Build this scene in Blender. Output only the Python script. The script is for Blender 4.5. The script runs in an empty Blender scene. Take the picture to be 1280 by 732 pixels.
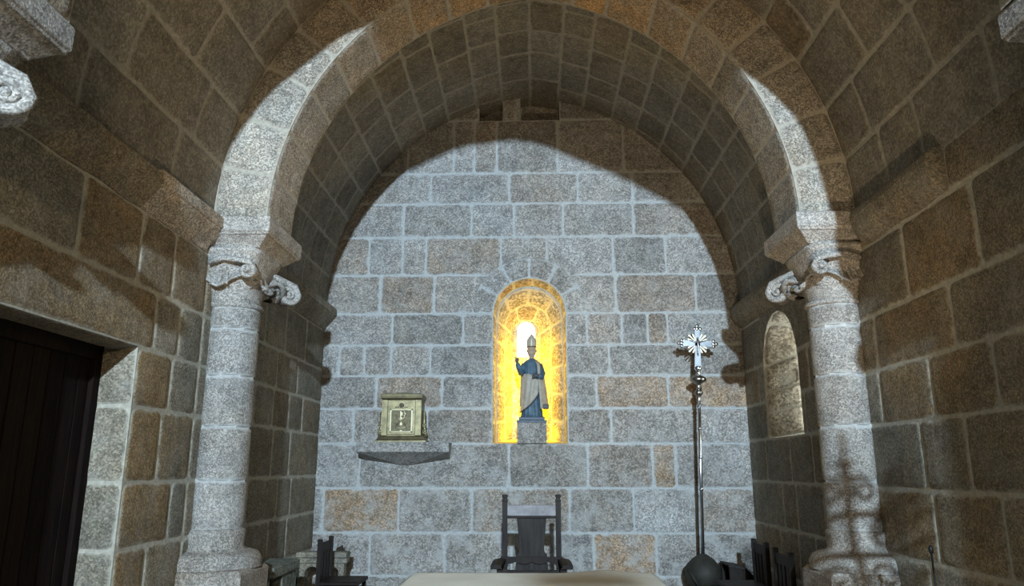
import bpy, math, random
from mathutils import Vector, Matrix, noise

# ------------------------------------------------------------------ camera, light, exposure
SC = bpy.context.scene
COL = SC.collection
SC.view_settings.view_transform = 'Standard'
SC.view_settings.look = 'None'
SC.view_settings.gamma = 1
SC.view_settings.use_curve_mapping = False
SC.view_settings.exposure = 0.0
SC.cycles.use_denoising = True
SC.cycles.max_bounces = 8
SC.cycles.diffuse_bounces = 5

cam_d = bpy.data.cameras.new('camera')
cam_d.sensor_width = 36
cam_d.lens = 924 / 1280 * 36
cam_d.clip_start = 0.05
cam = bpy.data.objects.new('camera', cam_d)
COL.objects.link(cam)
cam.location = (0, 0, 1.6)
cam.rotation_euler = (math.radians(90 + 13.3), 0, math.atan(24 / 924 / math.cos(math.radians(13.3))))
SC.camera = cam

w = bpy.data.worlds.new('world')
SC.world = w
w.use_nodes = True
w.node_tree.nodes['Background'].inputs[0].default_value = (0.75, 0.85, 1.0, 1)
w.node_tree.nodes['Background'].inputs[1].default_value = 0.05

def light(name, kind, loc, energy, color, size=0.1, aim=None, **kw):
    d = bpy.data.lights.new(name, kind)
    d.energy = energy
    d.color = color
    if kind == 'AREA':
        d.shape = kw.pop('shape', 'RECTANGLE'); d.size = size; d.size_y = kw.pop('size_y', size)
    else:
        d.shadow_soft_size = size
    for k, v in kw.items():
        setattr(d, k, v)
    o = bpy.data.objects.new(name, d)
    COL.objects.link(o)
    o.location = loc
    if aim:
        o.rotation_euler = (Vector(aim) - Vector(loc)).to_track_quat('-Z', 'Y').to_euler()
    return o

FLOOD = Vector((0.5, -10.0, 5.4))
WARM = Vector((0.4, -3.0, 3.1))
light('flood_light_beam', 'SPOT', FLOOD, 17000, (0.62, 0.82, 1.0), 0.12, (0, 9, 3.2), spot_size=math.radians(50), spot_blend=0.3)
light('vault_fill_glow', 'SPOT', (0.9, 2.75, 0.16), 300, (1.0, 0.76, 0.48), 0.06, (0.0, 7.0, 5.4), spot_size=math.radians(84), spot_blend=0.6)  # added light, brightens the arch soffit and chancel vault
light('warm_fill_glow', 'POINT', WARM, 330, (1.0, 0.74, 0.42), 0.12)  # added warm fill for the nave walls, source unseen
for x_, y_, z_, e_ in ((-0.03, 9.90, 2.35, 15), (-0.03, 9.90, 2.8, 16), (-0.03, 9.84, 3.14, 16), (-0.24, 9.72, 2.0, 5), (0.22, 9.72, 2.0, 5)):
    light('niche_lamp_glow', 'POINT', (x_, y_, z_), e_, (1.0, 0.60, 0.0), 0.04)

# ------------------------------------------------------------------ dimensions
W = 2.66          # half width of the chapel
ZV = 3.6          # vault springing
VC, VR = 0.339, 2.999
SMAX = VR * math.atan2(2.98, VC)
YB = 9.3          # back wall
YA0, YA1 = 5.8, 6.43   # front arch
YN = -11.0

def vault_pt(side, s, h=0.0):
    """point on the vault profile at arc length s; h moves it into the room"""
    a = s / VR
    r = VR - h
    return side * (r * math.cos(a) - VC), ZV + r * math.sin(a)

# ------------------------------------------------------------------ materials
def new_mat(name):
    m = bpy.data.materials.new(name)
    m.use_nodes = True
    nt = m.node_tree
    b = nt.nodes['Principled BSDF']
    return m, nt, b

class NT:
    def __init__(s, nt): s.nt = nt
    def n(s, t, **kw):
        x = s.nt.nodes.new(t)
        for k, v in kw.items(): setattr(x, k, v)
        return x
    def link(s, a, b): s.nt.links.new(a, b)
    def noise(s, vec, scale, detail=4, rough=0.6):
        x = s.n('ShaderNodeTexNoise'); x.inputs['Scale'].default_value = scale
        x.inputs['Detail'].default_value = detail; x.inputs['Roughness'].default_value = rough
        s.link(vec, x.inputs['Vector']); return x.outputs['Fac']
    def rng(s, v, a, b, c=0.0, d=1.0):
        x = s.n('ShaderNodeMapRange'); x.inputs[1].default_value = a; x.inputs[2].default_value = b
        x.inputs[3].default_value = c; x.inputs[4].default_value = d
        s.link(v, x.inputs[0]); return x.outputs[0]
    def math(s, op, a, b):
        x = s.n('ShaderNodeMath', operation=op)
        for i, v in enumerate((a, b)):
            if isinstance(v, (int, float)): x.inputs[i].default_value = v
            else: s.link(v, x.inputs[i])
        return x.outputs[0]
    def mix(s, f, a, b, blend='MIX'):
        x = s.n('ShaderNodeMix', data_type='RGBA', blend_type=blend)
        for i, v in ((0, f), (6, a), (7, b)):
            if isinstance(v, (int, float)): x.inputs[i].default_value = v
            elif isinstance(v, tuple): x.inputs[i].default_value = (*v, 1)
            else: s.link(v, x.inputs[i])
        return x.outputs[2]
    def attr(s, name):
        x = s.n('ShaderNodeAttribute', attribute_name=name); return x.outputs['Fac']

LIME = (0.42, 0.42, 0.40)
def granite(name, grey_lo=(0.15, 0.14, 0.125), grey_hi=(0.33, 0.32, 0.295), ochre=(0.30, 0.185, 0.085), lime=0.3, grain=0.5, speck=42, mort=(0.40, 0.385, 0.345), low_lime=False, smear=0.095):
    m, nt, b = new_mat(name)
    k = NT(nt)
    pos = k.n('ShaderNodeNewGeometry').outputs['Position']
    sp = k.noise(pos, speck, 3, 0.75)
    sp2 = k.noise(pos, speck * 3.2, 2, 0.6)
    vo = k.n('ShaderNodeTexVoronoi'); vo.inputs['Scale'].default_value = speck * 1.5; k.link(pos, vo.inputs['Vector'])
    sc_ = k.n('ShaderNodeSeparateColor'); k.link(vo.outputs['Color'], sc_.inputs[0])
    crys = k.math('POWER', sc_.outputs[0], 1.5)
    spk = k.math('ADD', k.rng(crys, 0, 1, 1 - grain * 0.8, 1 + grain * 1.15), k.rng(k.math('ADD', k.math('MULTIPLY', sp, 0.6), k.math('MULTIPLY', sp2, 0.4)), 0.4, 0.6, -grain * 0.2, grain * 0.2))
    base = k.mix(k.attr('tint'), grey_lo, grey_hi)
    st = k.rng(k.noise(pos, 2.3, 5, 0.6), 0.38, 0.72)
    warm = k.math('MAXIMUM', k.attr('warm'), 0)
    wf = k.math('MINIMUM', k.math('ADD', k.math('MULTIPLY', warm, k.rng(k.noise(pos, 3.1, 4), 0.3, 0.6, 0.45, 1.25)), k.math('MULTIPLY', st, 0.22)), 1)
    c = k.mix(wf, base, ochre)
    big = k.rng(k.noise(pos, 1.1, 5, 0.65), 0.3, 0.7, 0.74, 1.22)
    pits = k.rng(k.noise(pos, 9, 4, 0.7), 0.3, 0.62, 0.72, 1.12)
    v = k.math('MULTIPLY', k.math('MULTIPLY', spk, big), pits)

    hs = k.n('ShaderNodeVectorMath', operation='SCALE'); k.link(c, hs.inputs[0]); k.link(v, hs.inputs['Scale'])
    c = hs.outputs[0]
    # lime wash haze and mortar smeared over the stone edges
    lf = k.math('MULTIPLY', k.rng(k.noise(pos, 4.3, 6, 0.7), 0.47, 0.70), lime)
    if low_lime:
        z = k.n('ShaderNodeSeparateXYZ'); k.link(pos, z.inputs[0])
        lf = k.math('MULTIPLY', lf, k.rng(z.outputs['Z'], 0.7, 2.2, 2.6, 0.9))
    c = k.mix(k.math('MINIMUM', lf, 0.75), c, LIME)
    e = k.math('ADD', k.attr('edge'), k.math('MULTIPLY', k.math('SUBTRACT', k.noise(pos, 8, 5, 0.7), 0.5), -smear))
    ef = k.rng(e, 0.010, 0.034, 1.0, 0.0)
    mc = k.n('ShaderNodeVectorMath', operation='SCALE'); mc.inputs[0].default_value = mort
    k.link(k.rng(k.noise(pos, 30, 4, 0.7), 0.3, 0.7, 0.72, 1.2), mc.inputs['Scale'])
    c = k.mix(ef, c, mc.outputs[0])
    k.link(c, b.inputs['Base Color'])
    b.inputs['Roughness'].default_value = 0.88
    b.inputs['Specular IOR Level'].default_value = 0.25
    bp = k.n('ShaderNodeBump'); bp.inputs['Strength'].default_value = 0.5; bp.inputs['Distance'].default_value = 0.009
    hgt = k.math('ADD', k.math('MULTIPLY', sp, 0.6), k.math('MULTIPLY', k.noise(pos, 12, 5, 0.65), 1.0))
    k.link(hgt, bp.inputs['Height']); k.link(bp.outputs[0], b.inputs['Normal'])
    return m

def simple(name, col, rough=0.6, metal=0.0, col2=None, scale=12, bump=0.0, spec=0.5, stretch=None):
    m, nt, b = new_mat(name); k = NT(nt)
    if col2 is None: col2 = tuple(c * 0.75 for c in col)
    tc = k.n('ShaderNodeTexCoord').outputs['Object']
    if stretch:
        mp = k.n('ShaderNodeMapping'); mp.inputs['Scale'].default_value = stretch; k.link(tc, mp.inputs[0]); tc = mp.outputs[0]
    nf = k.noise(tc, scale, 5, 0.6)
    k.link(k.mix(k.rng(nf, 0.35, 0.65), col2, col), b.inputs['Base Color'])
    b.inputs['Roughness'].default_value = rough; b.inputs['Metallic'].default_value = metal
    b.inputs['Specular IOR Level'].default_value = spec
    if bump:
        bp = k.n('ShaderNodeBump'); bp.inputs['Strength'].default_value = bump; bp.inputs['Distance'].default_value = 0.004
        k.link(nf, bp.inputs['Height']); k.link(bp.outputs[0], b.inputs['Normal'])
    return m

def emit(name, col, s):
    m, nt, b = new_mat(name)
    b.inputs['Base Color'].default_value = (*col, 1)
    b.inputs['Emission Color'].default_value = (*col, 1); b.inputs['Emission Strength'].default_value = s
    return m

G_BACK = granite('granite_back', (0.21, 0.205, 0.19), (0.33, 0.325, 0.31), (0.33, 0.235, 0.155), lime=0.45, grain=0.52, speck=46, mort=(0.44, 0.45, 0.44), low_lime=True, smear=0.13)
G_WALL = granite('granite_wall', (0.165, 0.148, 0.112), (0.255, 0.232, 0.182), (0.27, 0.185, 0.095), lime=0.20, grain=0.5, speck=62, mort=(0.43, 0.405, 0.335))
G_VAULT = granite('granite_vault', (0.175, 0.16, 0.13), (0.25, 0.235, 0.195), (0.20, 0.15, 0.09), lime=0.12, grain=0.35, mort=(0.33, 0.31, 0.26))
G_ARCH = granite('granite_arch', (0.24, 0.228, 0.20), (0.33, 0.315, 0.28), (0.43, 0.275, 0.13), lime=0.12, grain=0.6, speck=64, mort=(0.40, 0.37, 0.31))
G_COL = granite('granite_column', (0.25, 0.24, 0.22), (0.35, 0.34, 0.32), lime=0.4, grain=0.55, speck=72, mort=(0.48, 0.48, 0.46))
G_NICHE = granite('granite_niche', (0.26, 0.245, 0.21), (0.36, 0.34, 0.29), lime=0.1, grain=0.55, speck=30, mort=(0.46, 0.44, 0.38))
WOOD_D = simple('dark_wood', (0.020, 0.013, 0.010), 0.55, 0, (0.009, 0.006, 0.005), 6, 0.2, 0.2, (6, 6, 1))
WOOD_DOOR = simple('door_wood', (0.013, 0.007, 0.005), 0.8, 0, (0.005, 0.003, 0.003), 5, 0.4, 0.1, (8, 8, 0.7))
WOOD_B = simple('worn_wood', (0.036, 0.030, 0.027), 0.65, 0, (0.014, 0.011, 0.010), 4, 0.3, 0.25, (8, 8, 1))
CREST = simple('crest_leather', (0.30, 0.29, 0.30), 0.55, 0, (0.17, 0.16, 0.17), 9, 0.1)
BRASS = simple('gilt_brass', (0.30, 0.255, 0.135), 0.45, 0.6, (0.17, 0.145, 0.08), 16, 0.3)
BRASS_D = simple('worn_brass', (0.26, 0.22, 0.12), 0.45, 0.75, (0.14, 0.12, 0.075), 10, 0.2)
SILVER = simple('silver', (0.80, 0.82, 0.86), 0.22, 1.0, (0.62, 0.64, 0.68), 20)
SILVER_G = simple('gilt_rays', (0.86, 0.76, 0.56), 0.3, 1.0, (0.7, 0.6, 0.42), 20)
BRASS_F = simple('brass_field', (0.15, 0.125, 0.065), 0.5, 0.6, (0.08, 0.066, 0.04), 30, 0.3)
BRASS_H = simple('bright_brass', (0.50, 0.45, 0.30), 0.45, 0.7, (0.40, 0.35, 0.22), 20)
PEWTER = simple('pewter', (0.38, 0.36, 0.33), 0.3, 1.0, (0.25, 0.24, 0.22), 20)
IRON = simple('black_iron', (0.03, 0.03, 0.03), 0.55, 0.6, (0.02, 0.02, 0.02), 20)
CLOTH = simple('altar_linen', (0.80, 0.74, 0.62), 0.9, 0, (0.72, 0.66, 0.54), 4, 0.1)
STONE_D = simple('dark_stone', (0.030, 0.028, 0.020), 0.7, 0, (0.014, 0.013, 0.010), 9, 0.5)
MOSSY = simple('mossy_stone', (0.21, 0.225, 0.19), 0.9, 0, (0.06, 0.068, 0.05), 26, 0.9)
BLUE = simple('blue_robe', (0.075, 0.14, 0.19), 0.6, 0, (0.035, 0.07, 0.105), 12, 0.2)
CREAM = simple('cream_cope', (0.42, 0.38, 0.31), 0.6, 0, (0.30, 0.27, 0.22), 14, 0.2)
SKINP = simple('painted_skin', (0.42, 0.32, 0.24), 0.6)
GLOVE = simple('dark_glove', (0.09, 0.085, 0.085), 0.6)
PEDB = simple('statue_plinth_paint', (0.10, 0.13, 0.17), 0.6)
WAX = simple('candle_wax', (0.75, 0.70, 0.58), 0.5)
FLOORM = granite('granite_floor', lime=0.2)
PANE = emit('bright_pane', (1.0, 0.97, 0.86), 3.5)
PANE2 = emit('daylight_pane', (0.93, 1.0, 0.95), 17.0)
LAMPG = emit('lamp_glass', (1.0, 0.8, 0.5), 4.0)
FLOODG = emit('flood_glass', (0.7, 0.85, 1.0), 8.0)

# ------------------------------------------------------------------ mesh helpers
class MB:
    def __init__(s): s.v = []; s.f = []; s.sm = []; s.at = {'tint': [], 'warm': [], 'edge': []}; s.cur = (0.6, 0.0, 1.0)
    def add(s, vs, fs, smooth=False, attrs=None):
        o = len(s.v)
        s.v += [tuple(p) for p in vs]
        for f in fs: s.f.append(tuple(i + o for i in f)); s.sm.append(smooth)
        for i in range(len(vs)):
            a = attrs[i] if attrs else s.cur
            s.at['tint'].append(a[0]); s.at['warm'].append(a[1]); s.at['edge'].append(a[2])
        return s
    def box(s, x0, x1, y0, y1, z0, z1, M=None, bev=0.0):
        if bev:
            b = bev; P = []
            for (zz, q) in ((z0, b), (z0 + b, 0), (z1 - b, 0), (z1, b)):
                P.append([(x0 + q, y0 + q, zz), (x1 - q, y0 + q, zz), (x1 - q, y1 - q, zz), (x0 + q, y1 - q, zz)])
            vs = [Vector(p) for r in P for p in r]
            if M: vs = [M @ p for p in vs]
            fs = [(3, 2, 1, 0), (12, 13, 14, 15)]
            for r in range(3):
                for i in range(4):
                    j = (i + 1) % 4; fs.append((r * 4 + i, r * 4 + j, r * 4 + 4 + j, r * 4 + 4 + i))
            return s.add(vs, fs)
        vs = [Vector(p) for p in [(x0, y0, z0), (x1, y0, z0), (x1, y1, z0), (x0, y1, z0), (x0, y0, z1), (x1, y0, z1), (x1, y1, z1), (x0, y1, z1)]]
        if M: vs = [M @ p for p in vs]
        return s.add(vs, [(3, 2, 1, 0), (4, 5, 6, 7), (0, 1, 5, 4), (1, 2, 6, 5), (2, 3, 7, 6), (3, 0, 4, 7)])
    def loft(s, rings, cap=True, smooth=True, closed=True):
        n = len(rings[0]); vs = [p for r in rings for p in r]; fs = []
        for r in range(len(rings) - 1):
            for i in range(n if closed else n - 1):
                j = (i + 1) % n; fs.append((r * n + i, r * n + j, (r + 1) * n + j, (r + 1) * n + i))
        if cap and closed:
            fs.append(tuple(range(n))[::-1]); fs.append(tuple((len(rings) - 1) * n + i for i in range(n)))
        return s.add(vs, fs, smooth)
    def lathe(s, prof, c=(0, 0, 0), n=24, sx=1, sy=1, smooth=True):
        R = []
        for r, z in prof:
            R.append([(c[0] + r * sx * math.cos(2 * math.pi * i / n), c[1] + r * sy * math.sin(2 * math.pi * i / n), c[2] + z) for i in range(n)])
        return s.loft(R, True, smooth)
    def tube(s, pts, rad, n=8, smooth=True):
        pts = [Vector(p) for p in pts]; R = []
        if isinstance(rad, (int, float)): rad = [rad] * len(pts)
        up = None
        for i, p in enumerate(pts):
            t = (pts[min(i + 1, len(pts) - 1)] - pts[max(i - 1, 0)]).normalized()
            if up is None: up = Vector((0, 0, 1)) if abs(t.z) < 0.9 else Vector((1, 0, 0))
            a = (up - t * up.dot(t))
            if a.length < 1e-5: a = t.orthogonal()
            a.normalize(); b = t.cross(a); up = a
            R.append([p + (a * math.cos(2 * math.pi * k / n) + b * math.sin(2 * math.pi * k / n)) * rad[i] for k in range(n)])
        return s.loft(R, True, smooth)
    def prism(s, poly, mapf):
        """poly: list of 2d points, mapf(p, t) with t 0 / 1 gives both faces"""
        n = len(poly)
        vs = [mapf(p, 0) for p in poly] + [mapf(p, 1) for p in poly]
        fs = [tuple(range(n))[::-1], tuple(range(n, 2 * n))] + [(i, (i + 1) % n, n + (i + 1) % n, n + i) for i in range(n)]
        return s.add(vs, fs)
    def build(s, name, mat, parent=None, bevel=0.0, fix=True, loc=None):
        me = bpy.data.meshes.new(name)
        me.from_pydata([tuple(p) for p in s.v], [], s.f)
        for k_, a in s.at.items():
            at = me.attributes.new(k_, 'FLOAT', 'POINT'); at.data.foreach_set('value', a)
        me.polygons.foreach_set('use_smooth', s.sm)
        if fix:
            import bmesh
            bm = bmesh.new(); bm.from_mesh(me); bmesh.ops.recalc_face_normals(bm, faces=bm.faces); bm.to_mesh(me); bm.free()
        me.materials.append(mat)
        me.update()
        o = bpy.data.objects.new(name, me); COL.objects.link(o)
        if parent: o.parent = parent
        if loc: o.location = loc
        if bevel:
            md = o.modifiers.new('bevel', 'BEVEL'); md.width = bevel; md.segments = 2; md.limit_method = 'ANGLE'
        return o

def tag(o, label=None, cat=None, group=None, kind=None):
    if label: o['label'] = label
    if cat: o['category'] = cat
    if group: o['group'] = group
    if kind: o['kind'] = kind
    return o
def thing(name, label, cat, loc=(0, 0, 0), rz=0, group=None):
    o = bpy.data.objects.new(name, None); COL.objects.link(o); o.empty_display_size = 0.1
    o.location = loc; o.rotation_euler = (0, 0, rz)
    return tag(o, label, cat, group)
def copy_tree(root, loc, rz, label, scale=None):
    r = root.copy(); COL.objects.link(r); r.location = loc; r.rotation_euler = (0, 0, rz); r['label'] = label
    if scale: r.scale = scale
    for ch in list(root.children):
        c = ch.copy(); COL.objects.link(c); c.parent = r
        for g in list(ch.children):
            d = g.copy(); COL.objects.link(d); d.parent = c
    return r

# ---- stone blocks: each block a gently swelling grid with sunken mortar edges
def lines(a, b, step, m=(0.0, 0.014, 0.045)):
    L = b - a
    if L < 0.12: m = (0.0, 0.012)
    q = [a + x for x in m]; e = [b - x for x in reversed(m)]
    n = max(1, int(math.ceil((e[0] - q[-1]) / step)))
    return q + [q[-1] + (e[0] - q[-1]) * i / n for i in range(1, n)] + e
def stone_cell(mb, c, mapf, rnd, step=0.14, gap=0.007, push=None, swell=0.004):
    u0, u1, v0, v1 = c[:4]
    tint = c[4] if len(c) > 4 and c[4] is not None else min(1, max(0, rnd.gauss(0.5, 0.28)))
    warm = c[5] if len(c) > 5 else max(0, rnd.gauss(-0.02, 0.22))
    # mortar bed behind the block
    for half in (1,):
        us = lines(u0, u1, max(step, 0.16), (0.0,)); vs = lines(v0, v1, max(step, 0.16), (0.0,))
        P = []; A = []; hit = []
        for v in vs:
            for u in us:
                uu, vv, h_ = (push(u, v) if push else (u, v, False)); hit.append(h_)
                P.append(mapf(uu, vv, -0.0005)); A.append((0.5, 0, -1.0))
        nu = len(us); F = []
        for j in range(len(vs) - 1):
            for i in range(nu - 1):
                q = (j * nu + i, j * nu + i + 1, (j + 1) * nu + i + 1, (j + 1) * nu + i)
                if all(hit[k] for k in q): continue
                F.append(q)
        mb.add(P, F, False, A)
    us = lines(u0 + gap, u1 - gap, step); vs = lines(v0 + gap, v1 - gap, step)
    nu, nv = len(us), len(vs); P = []; A = []; hit = []
    sd = rnd.random() * 100
    for j, v in enumerate(vs):
        for i, u in enumerate(us):
            eu = min(u - us[0], us[-1] - u); ev = min(v - vs[0], vs[-1] - v)
            ed = min(eu, ev)
            cr = 0.0
            jx = (noise.noise(Vector((u * 5, v * 5, sd)))) * 0.008; jy = noise.noise(Vector((u * 5, v * 5, sd + 9))) * 0.008
            uu = u + jx; vv = v + jy
            if eu < 0.03 and ev < 0.03:          # round the corners
                k = 0.010
                uu += k * (1 if i < nu / 2 else -1); vv += k * (1 if j < nv / 2 else -1)
            h = -0.004 if ed < 0.001 else (0.006 if ed < 0.02 else 0.009 + swell * noise.noise(Vector((u * 3, v * 3, sd))))
            h_ = False
            if push: uu, vv, h_ = push(uu, vv)
            hit.append(h_)
            P.append(mapf(uu, vv, h)); A.append((tint, warm, ed + 0.012))
    F = []
    for j in range(nv - 1):
        for i in range(nu - 1):
            q = (j * nu + i, j * nu + i + 1, (j + 1) * nu + i + 1, (j + 1) * nu + i)
            if all(hit[k] for k in q): continue
            F.append(q)
    mb.add(P, F, True, A)
def courses(u0, u1, vs, joints=None, rnd=None, L=(0.45, 0.95), warm=None):
    out = []
    for k in range(len(vs) - 1):
        js = list(joints[k]) if joints and k in joints else []
        lo = min(js) if js else None; hi = max(js) if js else None
        full = [u0]
        x = u0
        if js:
            # random stones up to the first known joint
            back = []; x = lo
            while x - u0 > L[1] * 1.3: x -= rnd.uniform(*L); back.append(x)
            full += sorted(back) + sorted(js); x = hi
        else:
            x = u0 + rnd.uniform(0.3, 1) * L[0] if u1 - u0 > L[1] else u0
            if x > u0: full.append(x)
        while u1 - x > L[1] * 1.25: x += rnd.uniform(*L); full.append(x)
        full.append(u1)
        full = sorted(set(round(a, 4) for a in full))
        for a, b in zip(full[:-1], full[1:]):
            if b - a > 0.03: out.append([a, b, vs[k], vs[k + 1]])
    return out
def struct(o): o['kind'] = 'structure'; return o

# ------------------------------------------------------------------ floor
rnd = random.Random(3)
mb = MB()
for c in courses(-2.9, 2.9, [YN + 0.68 * i for i in range(31)], rnd=rnd, L=(0.7, 1.2)):
    stone_cell(mb, c, lambda u, v, h: (u, v, h - 0.012), rnd, 0.5)
struct(mb.build('floor', FLOORM, fix=False))

# ------------------------------------------------------------------ back wall (joint layout read off the wall)
def bx(px): return (px - 665.3) * 0.01002
NX = -0.025
ZR = [0.0, 0.45, 0.90, 1.37, 1.86, 2.32, 2.70, 3.08, 3.53, 3.97, 4.53, 5.01, 5.47, 5.93, 6.30, 6.75]
ZR = [0.0, 0.35, 0.84, 1.36, 1.89, 2.32, 2.73, 3.12, 3.53, 4.04, 4.555, 5.02, 5.45, 6.22, 6.75]
BJ = {  # course index -> joint pixel columns
    12: [500, 562, 590, 620, 702, 790], 13: [596, 628, 652, 705], 11: [532, 637, 728, 800], 10: [497, 587, 643, 708, 800], 9: [453, 497, 528, 626, 686, 772, 840],
    8: [470, 540, 774, 876], 7: [487, 578, 736, 780, 813, 838], 6: [421, 453, 487, 537, 763], 5: [470, 553, 746, 835],
    4: [443, 535, 763], 3: [453, 637, 733, 812, 840], 2: [411, 503, 592, 710, 787, 863], 1: [470, 560, 640, 738, 812], 0: [440, 530, 600, 690, 780, 860]}
BW = {(2, 411): (0.35, 1.0), (1, 738): (0.5, 0.85), (3, 812): (0.4, 0.75), (5, 746): (0.3, 0.55), (5, 835): (0.5, 0.7), (7, 421): (0.15, 0.4),
      (5, 470): (0.25, 0.45), (8, 470): (0.3, 0.4), (2, 592): (0.35, 0.35), (4, 535): (0.25, 0.15), (4, 0): (1.0, 0.0), (4, 703): (0.2, 0.25), (7, 813): (0.35, 0.4),
      (9, 528): (0.5, 0.35), (3, 535): (0.15, 0.1), (7, 487): (0.05, 0.0), (8, 774): (0.3, 0.3), (3, 637): (0.1, 0.1), (3, 563): (0.15, 0.05)}
def back_map(u, v, h): return (u, YB - h, v)
NR, NS, NZ0 = 0.465, 3.53, 1.89
VO = NR + 0.27
def back_push(u, v):
    dx, dz = u - NX, v - NS
    if dz > -1e-4:
        r = math.hypot(dx, dz)
        if r < VO:
            if r < 1e-4: return u, v + VO, True
            return NX + dx / r * VO, NS + dz / r * VO, True
    return u, v, False
mb = MB(); rnd = random.Random(11)
for k in range(len(ZR) - 1):
    xs = [-2.72] + [bx(p) for p in BJ.get(k, [])] + [2.72]
    full = []
    for a, b in zip(xs[:-1], xs[1:]):
        full.append((a, b))
    z0, z1 = ZR[k], ZR[k + 1]
    for (a, b) in full:
        key = None
        for kk in BW:
            if kk[0] == k and abs(bx(kk[1]) - a) < 0.02: key = kk
        if k == 4 and a < -2.7: key = (4, 0)
        tint, warm = BW[key] if key else (min(1, max(0.1, rnd.gauss(0.62, 0.22))), max(0, rnd.gauss(0.0, 0.13)))
        parts = [(a, b)]
        if z0 >= NZ0 - 0.01 and z0 < NS:
            parts = []
            if a < NX - NR: parts.append((a, min(b, NX - NR)))
            if b > NX + NR: parts.append((max(a, NX + NR), b))
        for (p, q) in parts:
            if q - p < 0.05: continue
            near = z0 > NS - 0.01 and q > NX - VO and p < NX + VO
            zz0 = z0
            if k == 13 and (bx(596) < (p + q) / 2 < bx(628) or bx(652) < (p + q) / 2 < bx(705)):
                stone_cell(mb, (p, q, z0 - 0.01, z1, 0.2, 0.1), lambda u, v, h: (u, YB + 0.27 - h, v), rnd, 0.2)
                stone_cell(mb, (p, q, 0, 0.28, 0.4, 0.1), lambda u, v, h: (u, YB + v, 6.22 + h - 0.004), rnd, 0.2)
                continue
            stone_cell(mb, (p, q, zz0, z1, tint, warm), back_map, rnd, 0.05 if near else 0.14, push=back_push if near else None)
mb.cur = (0.3, 0.1, 1)

mb.box(bx(628) + 0.01, bx(652) - 0.01, YB - 0.002, YB + 0.28, 6.23, 6.75); mb.box(bx(596) - 0.2, bx(596), YB + 0.004, YB + 0.28, 6.23, 6.75); mb.box(bx(705), bx(705) + 0.2, YB + 0.004, YB + 0.28, 6.23, 6.75)
# relieving ring of voussoirs around the niche head
for i in range(6):
    a0 = math.pi * i / 6; a1 = math.pi * (i + 1) / 6
    rm = (NR + VO) / 2
    stone_cell(mb, (a0 * rm, a1 * rm, NR, VO + 0.01, rnd.uniform(.55, .9), 0.05), lambda u, v, h: (NX + v * math.cos(u / rm), YB - h - 0.001, NS + v * math.sin(u / rm)), rnd, 0.06)
struct(mb.build('wall_back', G_BACK, fix=False))

# ------------------------------------------------------------------ niche recess
WX = -0.075
def outline(cx, w_, s_, z0, n=40):
    P = []
    H = s_ - z0; tot = 2 * H + math.pi * w_
    return (cx, w_, s_, z0, H, tot)
def opt(o, t):
    """t in 0..1 around the outline from lower left to lower right; straights take 0.37 each"""
    cx, w_, s_, z0, H, tot = o
    if t < 0.35: return cx - w_, z0 + H * t / 0.35
    if t > 0.65: return cx + w_, z0 + H * (1 - t) / 0.35
    a = math.pi * (1 - (t - 0.35) / 0.30)
    return cx + w_ * math.cos(a), s_ + w_ * math.sin(a)
def band(mb, oA, yA, oB, yB, tcuts_rows, rnd, split=None):
    L = 4.0
    def mapf(u, v, h):
        t = u / L
        xa, za = opt(oA, t); xb, zb = opt(oB, t)
        k = v / D
        x = xa + (xb - xa) * k; z = za + (zb - za) * k; y = yA + (yB - yA) * k
        # inward normal approx: toward niche axis
        if 0.35 <= t <= 0.65:
            a = math.pi * (1 - (t - 0.35) / 0.30); nx, nz = -math.cos(a), -math.sin(a)
        else: nx, nz = (1 if t < 0.35 else -1), 0
        return (x + nx * h, y, z + nz * h)
    D = max(0.05, math.hypot(yB - yA, oA[1] - oB[1]))
    for r, cuts in enumerate(tcuts_rows):
        n = len(tcuts_rows)
        for a, b in zip(cuts[:-1], cuts[1:]):
            stone_cell(mb, (a * L, b * L, D * r / n, D * (r + 1) / n), mapf, rnd, 0.07)
mb = MB(); rnd = random.Random(5)
oA = outline(NX, NR, NS, NZ0); oM = outline(NX, 0.44, 3.50, NZ0); oM2 = outline(NX, 0.43, 3.475, NZ0); oI = outline(WX, 0.19, 3.40, 2.0)
band(mb, oA, YB - 0.004, oM, 9.50, [[0, .06, .14, .22, .29, .35, .40, .455, .51, .56, .61, .65, .72, .79, .86, .93, 1]], rnd)
band(mb, oM, 9.50, oM2, 9.51, [[0, .35, .42, .5, .58, .65, 1]], rnd)
band(mb, oM2, 9.51, oI, 10.08, [[0, .06, .14, .22, .29, .35, .42, .5, .58, .65, .71, .78, .86, .94, 1], [0, .1, .18, .25, .35, .45, .55, .65, .75, .82, .9, 1]], rnd)
# sill
stone_cell(mb, (NX - 0.47, NX + 0.47, 9.29, 10.1, 0.7, 0), lambda u, v, h: (u, v, NZ0 + h - 0.005 + max(0, v - 9.35) * 0.12), rnd, 0.2)
struct(mb.build('niche_wall_back', G_NICHE, fix=False)).name = 'wall_niche'

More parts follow.
